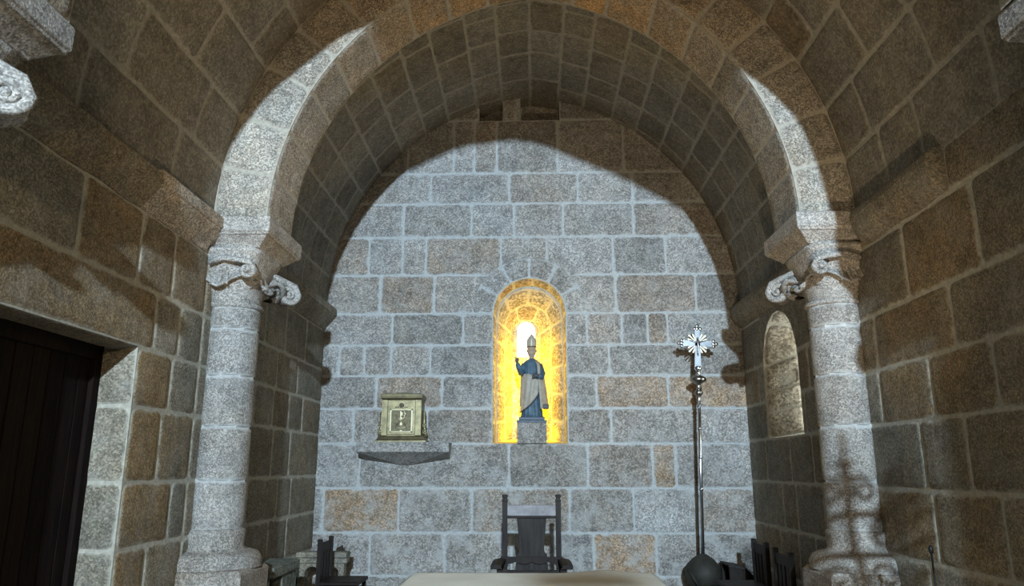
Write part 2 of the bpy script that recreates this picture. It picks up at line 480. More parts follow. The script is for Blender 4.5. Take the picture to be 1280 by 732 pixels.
# window behind the statue: stone frame with an arched hole, bright pane
def arch_plate(mb, cx, w_, s_, z0, W2, S2, Z2, y0, y1, n=16):
    inn = []; out = []
    for i in range(n + 1):
        a = math.pi * i / n
        inn.append((cx + w_ * math.cos(a), s_ + w_ * math.sin(a))); out.append((cx + W2 * math.cos(a), S2 + W2 * math.sin(a)))
    inn = [(cx + w_, z0)] + inn + [(cx - w_, z0)]; out = [(cx + W2, Z2)] + out + [(cx - W2, Z2)]
    m = len(inn)
    vs = [(p[0], y0, p[1]) for p in inn] + [(p[0], y0, p[1]) for p in out] + [(p[0], y1, p[1]) for p in inn] + [(p[0], y1, p[1]) for p in out]
    fs = []
    for i in range(m - 1):
        fs += [(i, i + 1, m + i + 1, m + i), (i, i + 1, 2 * m + i + 1, 2 * m + i), (m + i, m + i + 1, 3 * m + i + 1, 3 * m + i), (2 * m + i, 2 * m + i + 1, 3 * m + i + 1, 3 * m + i)]
    fs += [(0, m - 1, 2 * m - 1, m), (0, m - 1, 3 * m - 1, 2 * m)]
    mb.add(vs, fs)
mb = MB(); mb.cur = (0.9, 0, 1)
arch_plate(mb, WX, 0.125, 3.455, 3.08, 0.24, 3.42, 1.9, 10.08, 10.2)
win1 = struct(mb.build('window_1', G_NICHE))
mb = MB()
n = 16
P = [(WX + 0.135 * math.cos(math.pi * i / n), 3.455 + 0.135 * math.sin(math.pi * i / n)) for i in range(n + 1)] + [(WX - 0.135, 3.0), (WX + 0.135, 3.0)]
mb.prism(P, lambda p, t: (p[0], 10.17 + 0.01 * t, p[1]))
mb.build('pane', PANE, win1)

# ------------------------------------------------------------------ side walls
def wall_side(name, side, rows, spec, rnd, openings, mat, y0, y1, step=0.14, L=(0.4, 0.9)):
    mb = MB()
    def mapf(u, v, h): return (side * (W - h), u, v)
    cells = courses(y0, y1, rows, spec.get('j'), rnd, L)
    for c in cells:
        parts = [(c[0], c[1])]
        if not any(o[0] < c[1] and o[1] > c[0] and o[2] < c[3] - 0.01 and o[3] > c[2] + 0.01 for o in openings): pass
        for o in openings:
            if o[2] < c[3] - 0.01 and o[3] > c[2] + 0.01:
                q = []
                for a, b in parts:
                    if b <= o[0] or a >= o[1]: q.append((a, b)); continue
                    if a < o[0]: q.append((a, o[0]))
                    if b > o[1]: q.append((o[1], b))
                parts = q
        for a, b in parts:
            if b - a < 0.04: continue
            extra = []
            for (ya, yb, za, zb, t, wm) in spec.get('w', []):
                if ya <= (a + b) / 2 <= yb and za <= (c[2] + c[3]) / 2 <= zb: extra = [t, wm]
            stone_cell(mb, (a, b, c[2], c[3], *extra), mapf, rnd, step if b > 2.5 else 0.4)
    return mb

rowsL = [0.0, 0.32, 0.65, 1.085, 1.505, 2.0, 2.4, 2.805, 3.32, 3.62]
jl = {0: [4.88, 5.4], 1: [4.88, 5.35], 2: [4.88, 5.27], 3: [4.88, 5.55], 4: [4.88, 5.29], 5: [4.88, 5.36], 6: [3.1, 5.06, 5.42], 7: [3.3, 4.08, 4.76, 5.24], 8: [3.6, 4.6, 5.4]}
jl = {k: [a for a in v] + [5.8, 6.43] for k, v in jl.items()}
rnd = random.Random(21)
warmL = [(4.8, 5.36, 2.0, 2.4, .45, .85), (4.8, 5.3, 1.5, 2.0, .4, 1.0), (5.3, 5.8, 1.5, 2.0, .1, .4), (4.8, 5.6, 1.0, 1.5, .2, .75), (4.8, 5.3, .6, 1.1, .25, .8), (3.1, 5.0, 2.4, 2.8, .6, .6), (4.0, 4.8, 2.8, 3.3, .45, .7), (4.7, 5.8, 2.8, 3.3, .2, .35)]
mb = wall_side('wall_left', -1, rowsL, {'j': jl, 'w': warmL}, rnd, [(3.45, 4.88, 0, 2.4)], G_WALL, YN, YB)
# door reveals (far jamb, near jamb, head)
DX = -2.92
for (a, b, tt, ww) in ((0, .65, .5, .1), (.65, 1.085, .6, 0), (1.085, 1.505, .4, 0), (1.505, 2.0, .7, 0), (2.0, 2.4, .6, 0)):
    stone_cell(mb, (DX - 0.1, -W, a, b, tt, ww), lambda u, v, h: (u, 4.88 - h + 0.004, v), rnd, 0.1)
    stone_cell(mb, (DX - 0.1, -W, a, b), lambda u, v, h: (u, 3.45 + h, v), rnd, 0.1)
stone_cell(mb, (DX - 0.1, -W, 3.45, 4.88, .5, .5), lambda u, v, h: (u, v, 2.4 - h + 0.004), rnd, 0.2)
struct(mb.build('wall_left', G_WALL, fix=False))

rowsR = [0.0, 0.5, 0.98, 1.45, 1.92, 2.33, 2.75, 3.30, 3.62]
RY0, RY1, RZ0, RZ1 = 7.42, 8.52, 1.92, 3.26
jr = {1: [4.6, 5.3], 2: [4.42, 5.15], 3: [3.9, 4.68, 5.21], 4: [3.4, 4.3, 4.99, 5.72], 5: [3.7, 4.65, 5.71], 6: [3.3, 4.27, 5.13], 7: [3.5, 4.5, 5.4], 0: [4.3, 5.2]}
jr = {k: v + [6.43] for k, v in jr.items()}
warmR = [(5.0, 5.8, 1.45, 1.92, .5, .55), (4.0, 5.8, 1.92, 2.33, .35, .55), (4.4, 5.8, 2.33, 2.75, .3, .4), (4.2, 5.2, 2.75, 3.3, .4, .45), (4.0, 5.8, .9, 1.45, .6, .4)]
rnd = random.Random(33)
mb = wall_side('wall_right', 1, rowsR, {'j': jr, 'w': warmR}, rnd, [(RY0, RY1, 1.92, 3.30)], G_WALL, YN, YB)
# spandrels closing the round head of the window opening
RC, RR = (RY0 + RY1) / 2, (RY1 - RY0) / 2
rs = RZ1 - RR
for sgn in (-1, 1):
    P = [(RC + sgn * RR, rs)] + [(RC + sgn * RR * math.cos(a), rs + RR * math.sin(a)) for a in [math.pi / 2 * i / 10 for i in range(11)]] + [(RC, 3.31), (RC + sgn * RR, 3.31)]
    mb.prism(P, lambda p, t: (W - 0.004 + 0.03 * t, p[0], p[1]))
struct(mb.build('wall_right', G_WALL, fix=False))
# splayed embrasure of that window
mb = MB(); rnd = random.Random(8)
OX, OY = 3.35, 8.02
def emb_out(t): 
    # around from bottom far, up, over, down to bottom near
    if t < 0.35: return RY1, RZ0 + (rs - RZ0) * t / 0.35
    if t > 0.65: return RY0, RZ0 + (rs - RZ0) * (1 - t) / 0.35
    a = math.pi * (t - 0.35) / 0.3; return RC + RR * math.cos(a), rs + RR * math.sin(a)
def emb_in(t):
    r = 0.14; s2 = 2.98; z2 = 2.05
    if t < 0.35: return OY + r, z2 + (s2 - z2) * t / 0.35
    if t > 0.65: return OY - r, z2 + (s2 - z2) * (1 - t) / 0.35
    a = math.pi * (t - 0.35) / 0.3; return OY + r * math.cos(a), s2 + r * math.sin(a)
def emb_map(u, v, h):
    t = u / 3.5; k = v / 0.8
    a = emb_out(t); b = emb_in(t)
    y = a[0] + (b[0] - a[0]) * k; z = a[1] + (b[1] - a[1]) * k; x = W + (OX - W) * k
    d = Vector((0, RC - y, 2.6 - z)); d.normalize()
    return (x, y + d.y * h * 2, z + d.z * h)
for r, cuts in enumerate([[0, .12, .22, .35, .45, .55, .65, .78, .88, 1], [0, .08, .19, .30, .42, .58, .7, .84, 1]]):
    for a, b in zip(cuts[:-1], cuts[1:]):
        stone_cell(mb, (a * 3.5, b * 3.5, 0.4 * r, 0.4 * (r + 1), 0.9, 0.1), emb_map, rnd, 0.08, swell=0.02)
P = [emb_out(0), emb_out(1), emb_in(1), emb_in(0)]
mb.cur = (1.0, 0, 1)
mb.add([(W, *P[0]), (W, *P[1]), (OX, *P[2]), (OX, *P[3])], [(0, 1, 2, 3)])
struct(mb.build('wall_embrasure', G_NICHE, fix=False))
mb = MB()
mb.box(OX + 0.0, OX + 0.05, OY - 0.2, OY + 0.2, 1.98, 3.2)
win2 = struct(mb.build('window_2', PANE2))
mb = MB(); 
for z_ in (2.3, 2.6, 2.9): mb.box(OX - 0.012, OX + 0.01, OY - 0.16, OY + 0.16, z_, z_ + 0.012)
mb.box(OX - 0.012, OX + 0.01, OY - 0.006, OY + 0.006, 2.0, 3.15)
mb.build('glazing_bar', IRON, win2)

# ------------------------------------------------------------------ vault
def vault_obj(name, y0, y1, svals, rnd, L, joints=None):
    mb = MB()
    for side in (-1, 1):
        def mapf(u, v, h):
            x, z = vault_pt(side, v, h); return (x, u, z)
        for c in courses(y0, y1, svals, (joints or {}).get(side), rnd, L):
            stone_cell(mb, c, mapf, rnd, 0.16 if c[1] > 2.5 else 0.4, gap=0.008)
    return struct(mb.build(name, G_VAULT, fix=False))
sv = [-0.02, 0.49, 0.97, 1.46, 1.95, 2.43, 2.92, 3.4, 3.88, SMAX - 0.0]
vj = {1: {0: [3.9, 4.72, 5.22], 1: [3.6, 4.38, 5.3], 2: [4.4, 4.98], 3: [4.3, 5.4]}, -1: {0: [3.9, 5.05], 1: [3.3, 4.25, 5.24], 2: [4.0, 4.92], 3: [4.6, 5.45]}}
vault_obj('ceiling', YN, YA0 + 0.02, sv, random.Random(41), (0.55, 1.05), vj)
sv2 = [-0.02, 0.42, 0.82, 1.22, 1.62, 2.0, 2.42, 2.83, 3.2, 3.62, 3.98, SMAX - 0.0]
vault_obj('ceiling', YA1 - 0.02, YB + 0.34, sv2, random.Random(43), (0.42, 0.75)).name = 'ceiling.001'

# end wall of the nave, behind the camera
mb = MB(); rnd = random.Random(51)
for c in courses(-2.9, 2.9, [i * 0.6 for i in range(12)], rnd=rnd, L=(0.7, 1.2)):
    stone_cell(mb, c, lambda u, v, h: (u, YN + h, v), rnd, 0.5)
struct(mb.build('wall_front', G_WALL, fix=False))

# ------------------------------------------------------------------ transverse arches
def arch_curve(w_, z0, apex):
    rise = apex - z0; c = (rise * rise - w_ * w_) / (2 * w_); R = w_ + c
    smax = math.atan2(rise, c)
    def f(k, h=0.0):   # k 0..1 springing to crown, right side
        a = smax * k
        return ((R - h) * math.cos(a) - c, z0 + (R - h) * math.sin(a))
    return f, R * smax
def poly_curve(pts):
    P = [Vector((p[0], 0, p[1])) for p in pts]
    d = [0.0]
    for a, b in zip(P[:-1], P[1:]): d.append(d[-1] + (b - a).length)
    def f(k, h=0.0):
        x = max(0.0, min(0.99999, k)) * d[-1]
        for i in range(len(P) - 1):
            if d[i + 1] >= x: break
        q = P[i].lerp(P[i + 1], (x - d[i]) / (d[i + 1] - d[i]))
        n = Vector((-q.x, 0, 3.0 - q.z)).normalized()
        return (q.x + n.x * h, q.z + n.z * h)
    return f, d[-1]
def make_arch(name, curve, y0, y1, nv, mat, rnd, label, warmth):
    curves = curve if isinstance(curve[0], tuple) else (curve, curve)
    mb = MB()
    def outer(k): 
        x, z = vault_pt(1, SMAX * k, 0); return x, z
    for side in (-1, 1):
        f, L = curves[0 if side < 0 else 1]
        cuts = [0.0]
        for i in range(nv - 1): cuts.append((i + 1) / nv + rnd.uniform(-0.012, 0.012))
        cuts.append(1.0)
        def front(y, sg):
            def mapf(u, v, h):
                k = u / L; a = f(k); b = outer(k); t = v
                return (side * (a[0] + (b[0] - a[0]) * t / T), y + sg * h, a[1] + (b[1] - a[1]) * t / T)
            return mapf
        T = 0.46
        def intr(u, v, h):
            a = f(u / L, h); return (side * a[0], v, a[1])
        for a, b in zip(cuts[:-1], cuts[1:]):
            t = min(1, max(0, rnd.gauss(0.6, 0.2)))
            kk = (a + b) / 2
            wm = warmth(kk, rnd)
            stone_cell(mb, (a * L, b * L, 0, T, t, wm), front(y0, -1), rnd, 0.12)
            stone_cell(mb, (a * L, b * L, y0, y1, t, wm), intr, rnd, 0.12)
            stone_cell(mb, (a * L, b * L, 0, T, t, wm), front(y1, 1), rnd, 0.2)
    o = mb.build(name, mat, fix=False)
    tag(o, label, 'arch'); return o
rnd = random.Random(61)
make_arch('stone_arch', arch_curve(2.2, 3.60, 6.10), YA0, YA1, 9, G_ARCH, rnd, 'large round granite arch resting on the two carved columns in front of the altar wall', lambda k, r: min(1, max(0, (k - 0.42) * 2.2)) * r.uniform(.6, 1) + 0.04)  # ochre grows toward the crown, painting in the warm light there
SHADOW_L = [(2.14, 3.6), (2.11, 4.1), (2.04, 4.43), (1.95, 4.6), (1.78, 4.87), (1.58, 5.06), (1.26, 5.34), (.81, 5.53), (.5, 5.69), (.09, 5.75), (0, 5.755)]  # arch profile worked back from the shadow edge it has to cast
SHADOW_R = [(2.12, 3.6), (2.09, 4.06), (2.04, 4.32), (1.96, 4.6), (1.8, 4.82), (1.57, 5.03), (1.28, 5.21), (.89, 5.43), (.59, 5.56), (.25, 5.72), (0, 5.755)]
make_arch('stone_arch', (poly_curve(SHADOW_L), poly_curve(SHADOW_R)), 2.42, 3.0, 9, G_ARCH, rnd, 'unseen nearer granite arch, outline shaped to cast the beam shadow, over the column at the top left edge', lambda k, r: 0.2)

# ------------------------------------------------------------------ cornices
def profile_run(mb, side, y0, y1, prof, n=14, wob=0.0, seed=0, taper=None):
    R = []
    for i in range(n + 1):
        y = y0 + (y1 - y0) * i / n
        d = 1.0
        R.append([(side * (W - p * d + wob * noise.noise(Vector((y * 4, j * 2, seed)))), y, z + wob * noise.noise(Vector((y * 3, j * 2 + 5, seed)))) for j, (p, z) in enumerate(prof)])
    mb.loft(R, True, False)
profA = [(-0.05, 3.60), (0.135, 3.60), (0.150, 3.585), (0.150, 3.50), (0.135, 3.488), (0.135, 3.478), (0.122, 3.465), (0.03, 3.36), (0.012, 3.32), (-0.05, 3.31)]
profB = [(-0.05, 3.64), (0.05, 3.63), (0.11, 3.585), (0.13, 3.52), (0.12, 3.44), (0.085, 3.375), (0.02, 3.32), (-0.05, 3.30)]
mb = MB(); mb.cur = (0.6, 0.15, 1)  # paler stone and tint stand in for the lit end of the cornice
profile_run(mb, -1, 4.70, 5.72, profA, 12, 0.006)
struct(mb.build('trim_1', G_ARCH))
mb = MB(); mb.cur = (0.25, 0.2, 1)  # darker tint stands in for the unlit run of the same cornice
profile_run(mb, -1, -4.0, 4.70, [(-0.05, 3.60), (0.10, 3.595), (0.132, 3.57), (0.134, 3.50), (0.115, 3.465), (0.04, 3.37), (0.012, 3.325), (-0.05, 3.31)], 90, 0.016, 3)
struct(mb.build('trim_2', G_WALL))
mb = MB(); mb.cur = (0.6, 0.1, 1)
profile_run(mb, 1, 4.50, 5.66, profB, 14, 0.012, 7)
struct(mb.build('trim_3', G_WALL, bevel=0.015))
mb = MB(); mb.cur = (0.45, 0.1, 1)
profile_run(mb, -1, 6.5, YB + 0.02, profA, 14, 0.006, 9)
struct(mb.build('trim_4', G_WALL))
mb = MB(); mb.cur = (0.5, 0.1, 1)
profile_run(mb, 1, 6.5, YB + 0.02, profB, 18, 0.015, 12)
struct(mb.build('trim_5', G_WALL, bevel=0.01))

# ------------------------------------------------------------------ engaged columns (local: +X faces the opening, wall at X = 0)
CX, CR = 0.125, 0.21
def spiral(c, r0, turns, ax, ay, n=26, w0=1.0):
    P = []
    for i in range(n + 1):
        t = i / n; a = turns * 2 * math.pi * t; r = r0 * (1 - 0.80 * t)
        P.append(Vector(c) + (Vector(ax) * math.cos(a) + Vector(ay) * math.sin(a)) * r)
    return P
def leaf(mb, root, d, zb, zt, out, wdt, curl=0.06, lobes=3, n=14, m=9, thick=0.018):
    """acanthus leaf: rises against the bell then throws outward and curls down. d: outward unit vector"""
    d = Vector((d[0], d[1], 0)).normalized(); s = Vector((-d.y, d.x, 0))
    front = []; back = []
    for i in range(n + 1):
        t = i / n
        # centre line
        if t < 0.7:
            q = t / 0.7; o = 0.02 + out * (q ** 2.2); z = zb + (zt - zb) * q
        else:
            q = (t - 0.7) / 0.3; a = q * math.pi * 1.05
            o = 0.02 + out + curl * math.sin(a); z = zt - curl * (1 - math.cos(a)) * 0.9
        ww = wdt * (0.75 + 0.35 * math.sin(min(1, t * 1.25) * math.pi * 0.9)) * (1 - 0.45 * max(0, (t - 0.7) / 0.3))
        ww *= 1 + 0.12 * math.sin(t * lobes * 2 * math.pi)
        rf = []; rb = []
        for j in range(m):
            x = -1 + 2 * j / (m - 1)
            bulge = -0.35 * wdt * x * x + 0.010 * math.cos(x * 9)
            p = Vector(root) + d * (o + bulge) + s * (x * ww) + Vector((0, 0, z + 0.02 * x * x))
            rf.append(p); rb.append(p - d * thick - Vector((0, 0, thick * 0.6)))
        front.append(rf); back.append(rb)
    R = [front[i] + back[i][::-1] for i in range(n + 1)]
    mb.loft(R, True, True)
def make_column(corbel=False):
    t = thing('corbel' if corbel else 'engaged_column', '', 'corbel' if corbel else 'column')
    if corbel:
        b = MB(); b.cur = (0.6, 0.1, 1)
        b.lathe([(0.0, 2.50), (0.05, 2.51), (0.09, 2.56), (0.12, 2.68), (0.165, 2.80), (0.20, 2.88), (CR, 2.90)], (CX - 0.06, 0, 0), 32)
        b.build('bracket', G_COL, t)
    else:
        make_shaft(t)
    make_capital(t, 0.5 if corbel else 1.05)
    return t
def make_shaft(t):
    b = MB(); b.cur = (0.55, 0.1, 1)
    b.lathe([(CR + 0.0, 1.135), (CR + 0.022, 1.12), (CR + 0.028, 1.09), (CR + 0.022, 1.06), (CR + 0.02, 1.0), (CR + 0.035, 0.975), (CR + 0.09, 0.965), (CR + 0.135, 0.945), (CR + 0.16, 0.905), (CR + 0.165, 0.87), (CR + 0.155, 0.848), (CR + 0.17, 0.845)], (CX, 0, 0), 36)
    b.build('base', G_COL, t)
    b = MB(); b.cur = (0.5, 0.2, 1)
    b.box(-0.05, 0.50, -0.37, 0.22, 0.0, 0.85, bev=0.03)
    b.build('plinth', G_COL, t)
    # shaft, drum by drum in one mesh
    b = MB(); r_ = random.Random(77)
    zs = [1.12, 1.50, 1.92, 2.33, 2.72, 2.91]
    for z0, z1 in zip(zs[:-1], zs[1:]):
        Lc = math.pi * 2 * CR
        stone_cell(b, (-Lc * 0.36, Lc * 0.36, z0, z1, r_.uniform(.3, .95), 0.03), lambda u, v, h: (CX + (CR + h * .7) * math.cos(u / CR), (CR + h * .7) * math.sin(u / CR), v), r_, 0.035)
    b.build('shaft', G_COL, t, fix=False)
def make_capital(t, vy=1.05):
    # capital: bell from circle to square
    b = MB(); b.cur = (0.75, 0.05, 1)
    R = []; n = 48
    for i in range(15):
        q = i / 14; z = 2.93 + (3.37 - 2.93) * q
        e = q ** 1.6; R0 = []
        for k in range(n):
            a = 2 * math.pi * k / n; ca, sa = math.cos(a), math.sin(a)
            rc = CR - 0.005 + 0.03 * q
            sq = 1 / max(abs(ca), abs(sa)); rs_ = min(0.31 * sq, 0.385)
            r = rc * (1 - e) + rs_ * e
            R0.append((CX + r * ca - 0.02 * e, r * sa * 1.15, z))
        R.append(R0)
    b.loft(R, True, True)
    b.lathe([(CR - .01, 2.895), (CR + 0.018, 2.902), (CR + 0.026, 2.92), (CR + 0.018, 2.94), (CR - .01, 2.95)], (CX, 0, 0), 40)
    cap = b.build('capital', G_COL, t)
    # wide leaf collar with an undulating, undercut lip
    b = MB(); b.cur = (0.88, 0.0, 1)
    n = 96; R = []
    def lip(a):
        c_ = abs(math.cos(2 * a)); corner = (1 - c_) ** 1.5          # 1 at the diagonals
        dip = math.exp(-((abs(a) - 1.57) / 0.30) ** 2) + math.exp(-(a / 0.34) ** 2)
        return corner, dip
    for (q, dr) in ((0, 0), (.2, 0), (.4, 0), (.6, 0), (.8, 0), (.93, 0), (1.0, 0), (1.0, -1), (.93, -2), (.7, -3)):
        ring = []
        for k in range(n + 1):
            a = -math.pi * 0.66 + math.pi * 1.32 * k / n
            corner, dip = lip(a)
            zl = 3.115 - 0.075 * dip + 0.05 * corner
            rl = 0.305 + 0.09 * corner + 0.02 * dip
            rt = 0.262 + 0.07 * corner
            z = 3.345 + (zl - 3.345) * q
            r = rt + (rl - rt) * q ** 1.8 - 0.055 * math.sin(q * math.pi) + 0.010 * math.cos(a * 26) * math.sin(min(1, q * 1.4) * math.pi * .5)
            if dr == -1: r -= 0.022; z -= 0.008
            if dr == -2: r = rl - 0.075; z = zl + 0.03
            if dr == -3: r = CR - 0.01; z = zl + 0.035
            ring.append((CX - 0.02 + r * math.cos(a), 1.12 * r * math.sin(a), z))
        R.append(ring)
    b.loft(R, False, True, closed=False)
    # ribs and small hanging leaf tips on the collar
    for a0 in (-1.57, 0.0, 1.57):
        for da in (-0.16, 0.0, 0.16):
            P = []
            for q in (0.1, 0.35, 0.6, 0.85, 1.0):
                a = a0 + da * (0.5 + q)
                corner, dip = lip(a); r = 0.262 + 0.02 * q ** 1.5 - 0.04 * math.sin(q * math.pi) + 0.016
                P.append((CX - 0.02 + r * math.cos(a), 1.12 * r * math.sin(a), 3.33 - 0.27 * q))
            b.tube(P, [0.010, 0.014, 0.016, 0.015, 0.007], 8)
    b.build('acanthus_leaf', G_COL, cap)
    def ribbon(b, pts, s_, hw, th):
        R = []
        for i, p in enumerate(pts):
            t_ = (pts[min(i + 1, len(pts) - 1)] - pts[max(i - 1, 0)]).normalized(); nn = t_.cross(s_).normalized()
            k = 1 - 0.35 * i / len(pts); a_, c_ = hw[i] if isinstance(hw, list) else hw * k, th * k
            R.append([p - s_ * a_ + nn * c_ * .5, p - s_ * a_ * .8 + nn * c_, p + s_ * 0 + nn * c_ * .6, p + s_ * a_ * .8 + nn * c_, p + s_ * a_ + nn * c_ * .5,
                      p + s_ * a_ - nn * c_ * .5, p + s_ * a_ * .8 - nn * c_, p - s_ * 0 - nn * c_ * .6, p - s_ * a_ * .8 - nn * c_, p - s_ * a_ - nn * c_ * .5])
        b.loft(R, True, True)
    b = MB(); b.cur = (0.85, 0.0, 1)
    leaf(b, (CX + 0.08, 0.10, 0), (1, 1), 2.97, 3.17, 0.235, 0.15, 0.07, thick=0.035)
    leaf(b, (CX + 0.08, -0.10, 0), (1, -0.75), 2.98, 3.15, 0.12, 0.12, 0.045, thick=0.03)
    b.build('acanthus_leaf', G_COL, cap)
    for (dx, dy, zc, rr, o_) in ((1, -1, 3.165, 0.058, 0.0), (1, 1, 3.12, 0.088, 0.375)):
        if o_:
            d = Vector((dx, dy, 0)).normalized(); s_ = Vector((-d.y, d.x, 0))
            c = Vector((CX - 0.02, 0, zc)) + Vector((dx * o_, dy * o_ * vy, 0)) * 0.90
            start = [Vector((CX + 0.05 * dx, 0.07 * dy, 3.22)), Vector((CX + 0.14 * dx, 0.16 * dy * vy, 3.275)), c - d * rr * 0.5 + Vector((0, 0, rr * 1.15)), c + d * rr * .55 + Vector((0, 0, rr * 0.85))]
            pts = start + spiral(c, rr, 1.35, d, (0, 0, -1), 22)
        else:
            d = Vector((1, 0, 0)); s_ = Vector((0, 1, 0))
            c = Vector((CX + 0.225, -0.335, zc))
            start = [Vector((CX - 0.10, -0.315, zc + 0.07)), Vector((CX + 0.02, -0.330, zc + 0.105)), c - d * rr * 0.6 + Vector((0, 0, rr * 1.35)), c + d * rr * .55 + Vector((0, 0, rr * 0.95))]
            pts = start + spiral(c, rr, 1.35, d, (0, 0, -1), 22)
        b = MB(); b.cur = (0.95, 0.0, 1)
        if o_: b.tube([(CX + 0.04, 0.05 * vy, 3.16), (CX + 0.12, 0.14 * vy, 3.19), tuple(c - d * rr * 0.9 + Vector((0, 0, 0.03))), tuple(c - d * rr * 0.1)], [0.12, 0.105, 0.07, 0.045], 14)
        ribbon(b, pts, s_, 0.085 if o_ else 0.06, 0.030 if o_ else 0.022)
        b.lathe([(0.0, -0.07), (0.02, -0.066), (0.026, -0.05), (0.026, 0.05), (0.02, 0.066), (0.0, 0.07)], (0, 0, 0), 12)
        # the last lathe is the volute eye: turn it to lie across the scroll
        m_ = len(b.v) - 6 * 12
        for i in range(m_, len(b.v)):
            p = b.v[i]; b.v[i] = tuple(c + d * p[0] + Vector((0, 0, 1)) * p[1] + s_ * p[2])
        b.build('volute', G_COL, cap)
    # impost block: chamfered slab
    b = MB(); b.cur = (0.8, 0.05, 1)
    R = []
    for (q, z) in ((0.115, 3.37), (0.105, 3.385), (0.03, 3.455), (0.015, 3.46), (0.012, 3.475), (0.0, 3.482), (0.0, 3.60), (0.01, 3.612)):
        R.append([(-0.05, -0.43 + q, z), (0.53 - q, -0.43 + q, z), (0.53 - q, 0.43 - q, z), (-0.05, 0.43 - q, z)])
    b.loft(R, True, False)
    b.build('impost', G_COL, t, bevel=0.012)
col0 = make_column()
col0.location = (-W, 6.115, 0); col0['label'] = 'pale granite column with leafy capital, left of the altar under the large arch'; 
c2 = copy_tree(col0, (W, 6.115, 0), math.pi, 'granite column with scrolled capital, right of the altar beside the tall silver cross', (1, -1, 1))
c3 = make_column(True); c3.location = (-W, 2.61, 0); c3['label'] = ('corbel whose impost and scroll show at the top left corner of the photo'); col_ = (c3)
c4 = copy_tree(col0, (W, 2.62, 0), math.pi, 'shadowed column whose scroll shows faintly at the top right corner')
for c in (col0, c2, c4): c['group'] = 'engaged columns carrying the arches'

# ------------------------------------------------------------------ door
mb = MB()
y = 3.45
rnd = random.Random(2)
while y < 4.86:
    wdt = 0.155
    mb.box(DX - 0.05, DX - 0.005 + rnd.uniform(0, .006), y + 0.004, min(y + wdt, 4.88) - 0.004, 0.02, 2.39)
    y += wdt
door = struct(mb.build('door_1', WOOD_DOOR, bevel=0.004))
b = MB()
b.box(DX - 0.02, DX + 0.03, 3.45, 4.88, 2.30, 2.40); b.box(DX - 0.02, DX + 0.03, 4.80, 4.88, 0.0, 2.30); b.box(DX - 0.02, DX + 0.03, 3.45, 3.53, 0.0, 2.30)
b.build('door_frame', WOOD_DOOR, door, bevel=0.006)
b = MB()
b.tube([(DX + 0.0, 3.70, 1.05), (DX + 0.05, 3.70, 1.05), (DX + 0.06, 3.72, 1.05), (DX + 0.06, 3.82, 1.04)], 0.009)
b.build('door_handle', IRON, door)

# ------------------------------------------------------------------ altar
alt = thing('altar_table', 'stone altar covered with cream linen in front of the tall chair', 'altar', (0, 4.15, 0))
b = MB(); b.cur = (0.6, 0.1, 1)
b.box(-0.45, 0.45, -0.28, 0.28, 0.0, 0.9, bev=0.02); b.box(-0.52, 0.52, -0.34, 0.34, 0.0, 0.1, bev=0.015); b.build('pedestal', G_COL, alt)
b = MB(); b.cur = (0.6, 0.1, 1)
b.box(-0.71, 0.70, -0.44, 0.44, 0.88, 0.99, bev=0.015); b.build('tabletop', G_COL, alt)
b = MB()
nx, ny = 40, 26; P = []
for j in range(ny + 1):
    for i in range(nx + 1):
        x = -0.722 + 1.435 * i / nx; yy = -0.46 + 0.92 * j / ny
        z = 1.0 + 0.0015 * noise.noise(Vector((x * 6, yy * 6, 1)))
        z += 0.020 * math.exp(-((x - 0.42) / 0.17) ** 2) * math.exp(-((yy - 0.40) / 0.14) ** 2)
        e = max(abs(x) - 0.705, 0) + max(abs(yy) - 0.445, 0)
        z -= e * 1.2
        P.append((x, yy, z))
F = [(j * (nx + 1) + i, j * (nx + 1) + i + 1, (j + 1) * (nx + 1) + i + 1, (j + 1) * (nx + 1) + i) for j in range(ny) for i in range(nx)]
b.add(P, F, True)
n0 = nx + 1
edge = [i for i in range(n0)] + [j * n0 + nx for j in range(1, ny + 1)] + [ny * n0 + i for i in range(nx - 1, -1, -1)] + [j * n0 for j in range(ny - 1, 0, -1)]
ring0 = [P[i] for i in edge]
ring1 = [(p[0] * 1.008, p[1] * 1.012, 0.80 + 0.004 * math.sin(i * 0.9)) for i, p in enumerate(ring0)]
b.loft([ring0, ring1], False, True)
o = b.build('altar_cloth', CLOTH, loc=(0, 4.15, 0), fix=False)
md = o.modifiers.new('solid', 'SOLIDIFY'); md.thickness = 0.003; md.offset = 1
tag(o, 'cream linen cloth spread over the stone altar at the bottom centre', 'altar cloth')

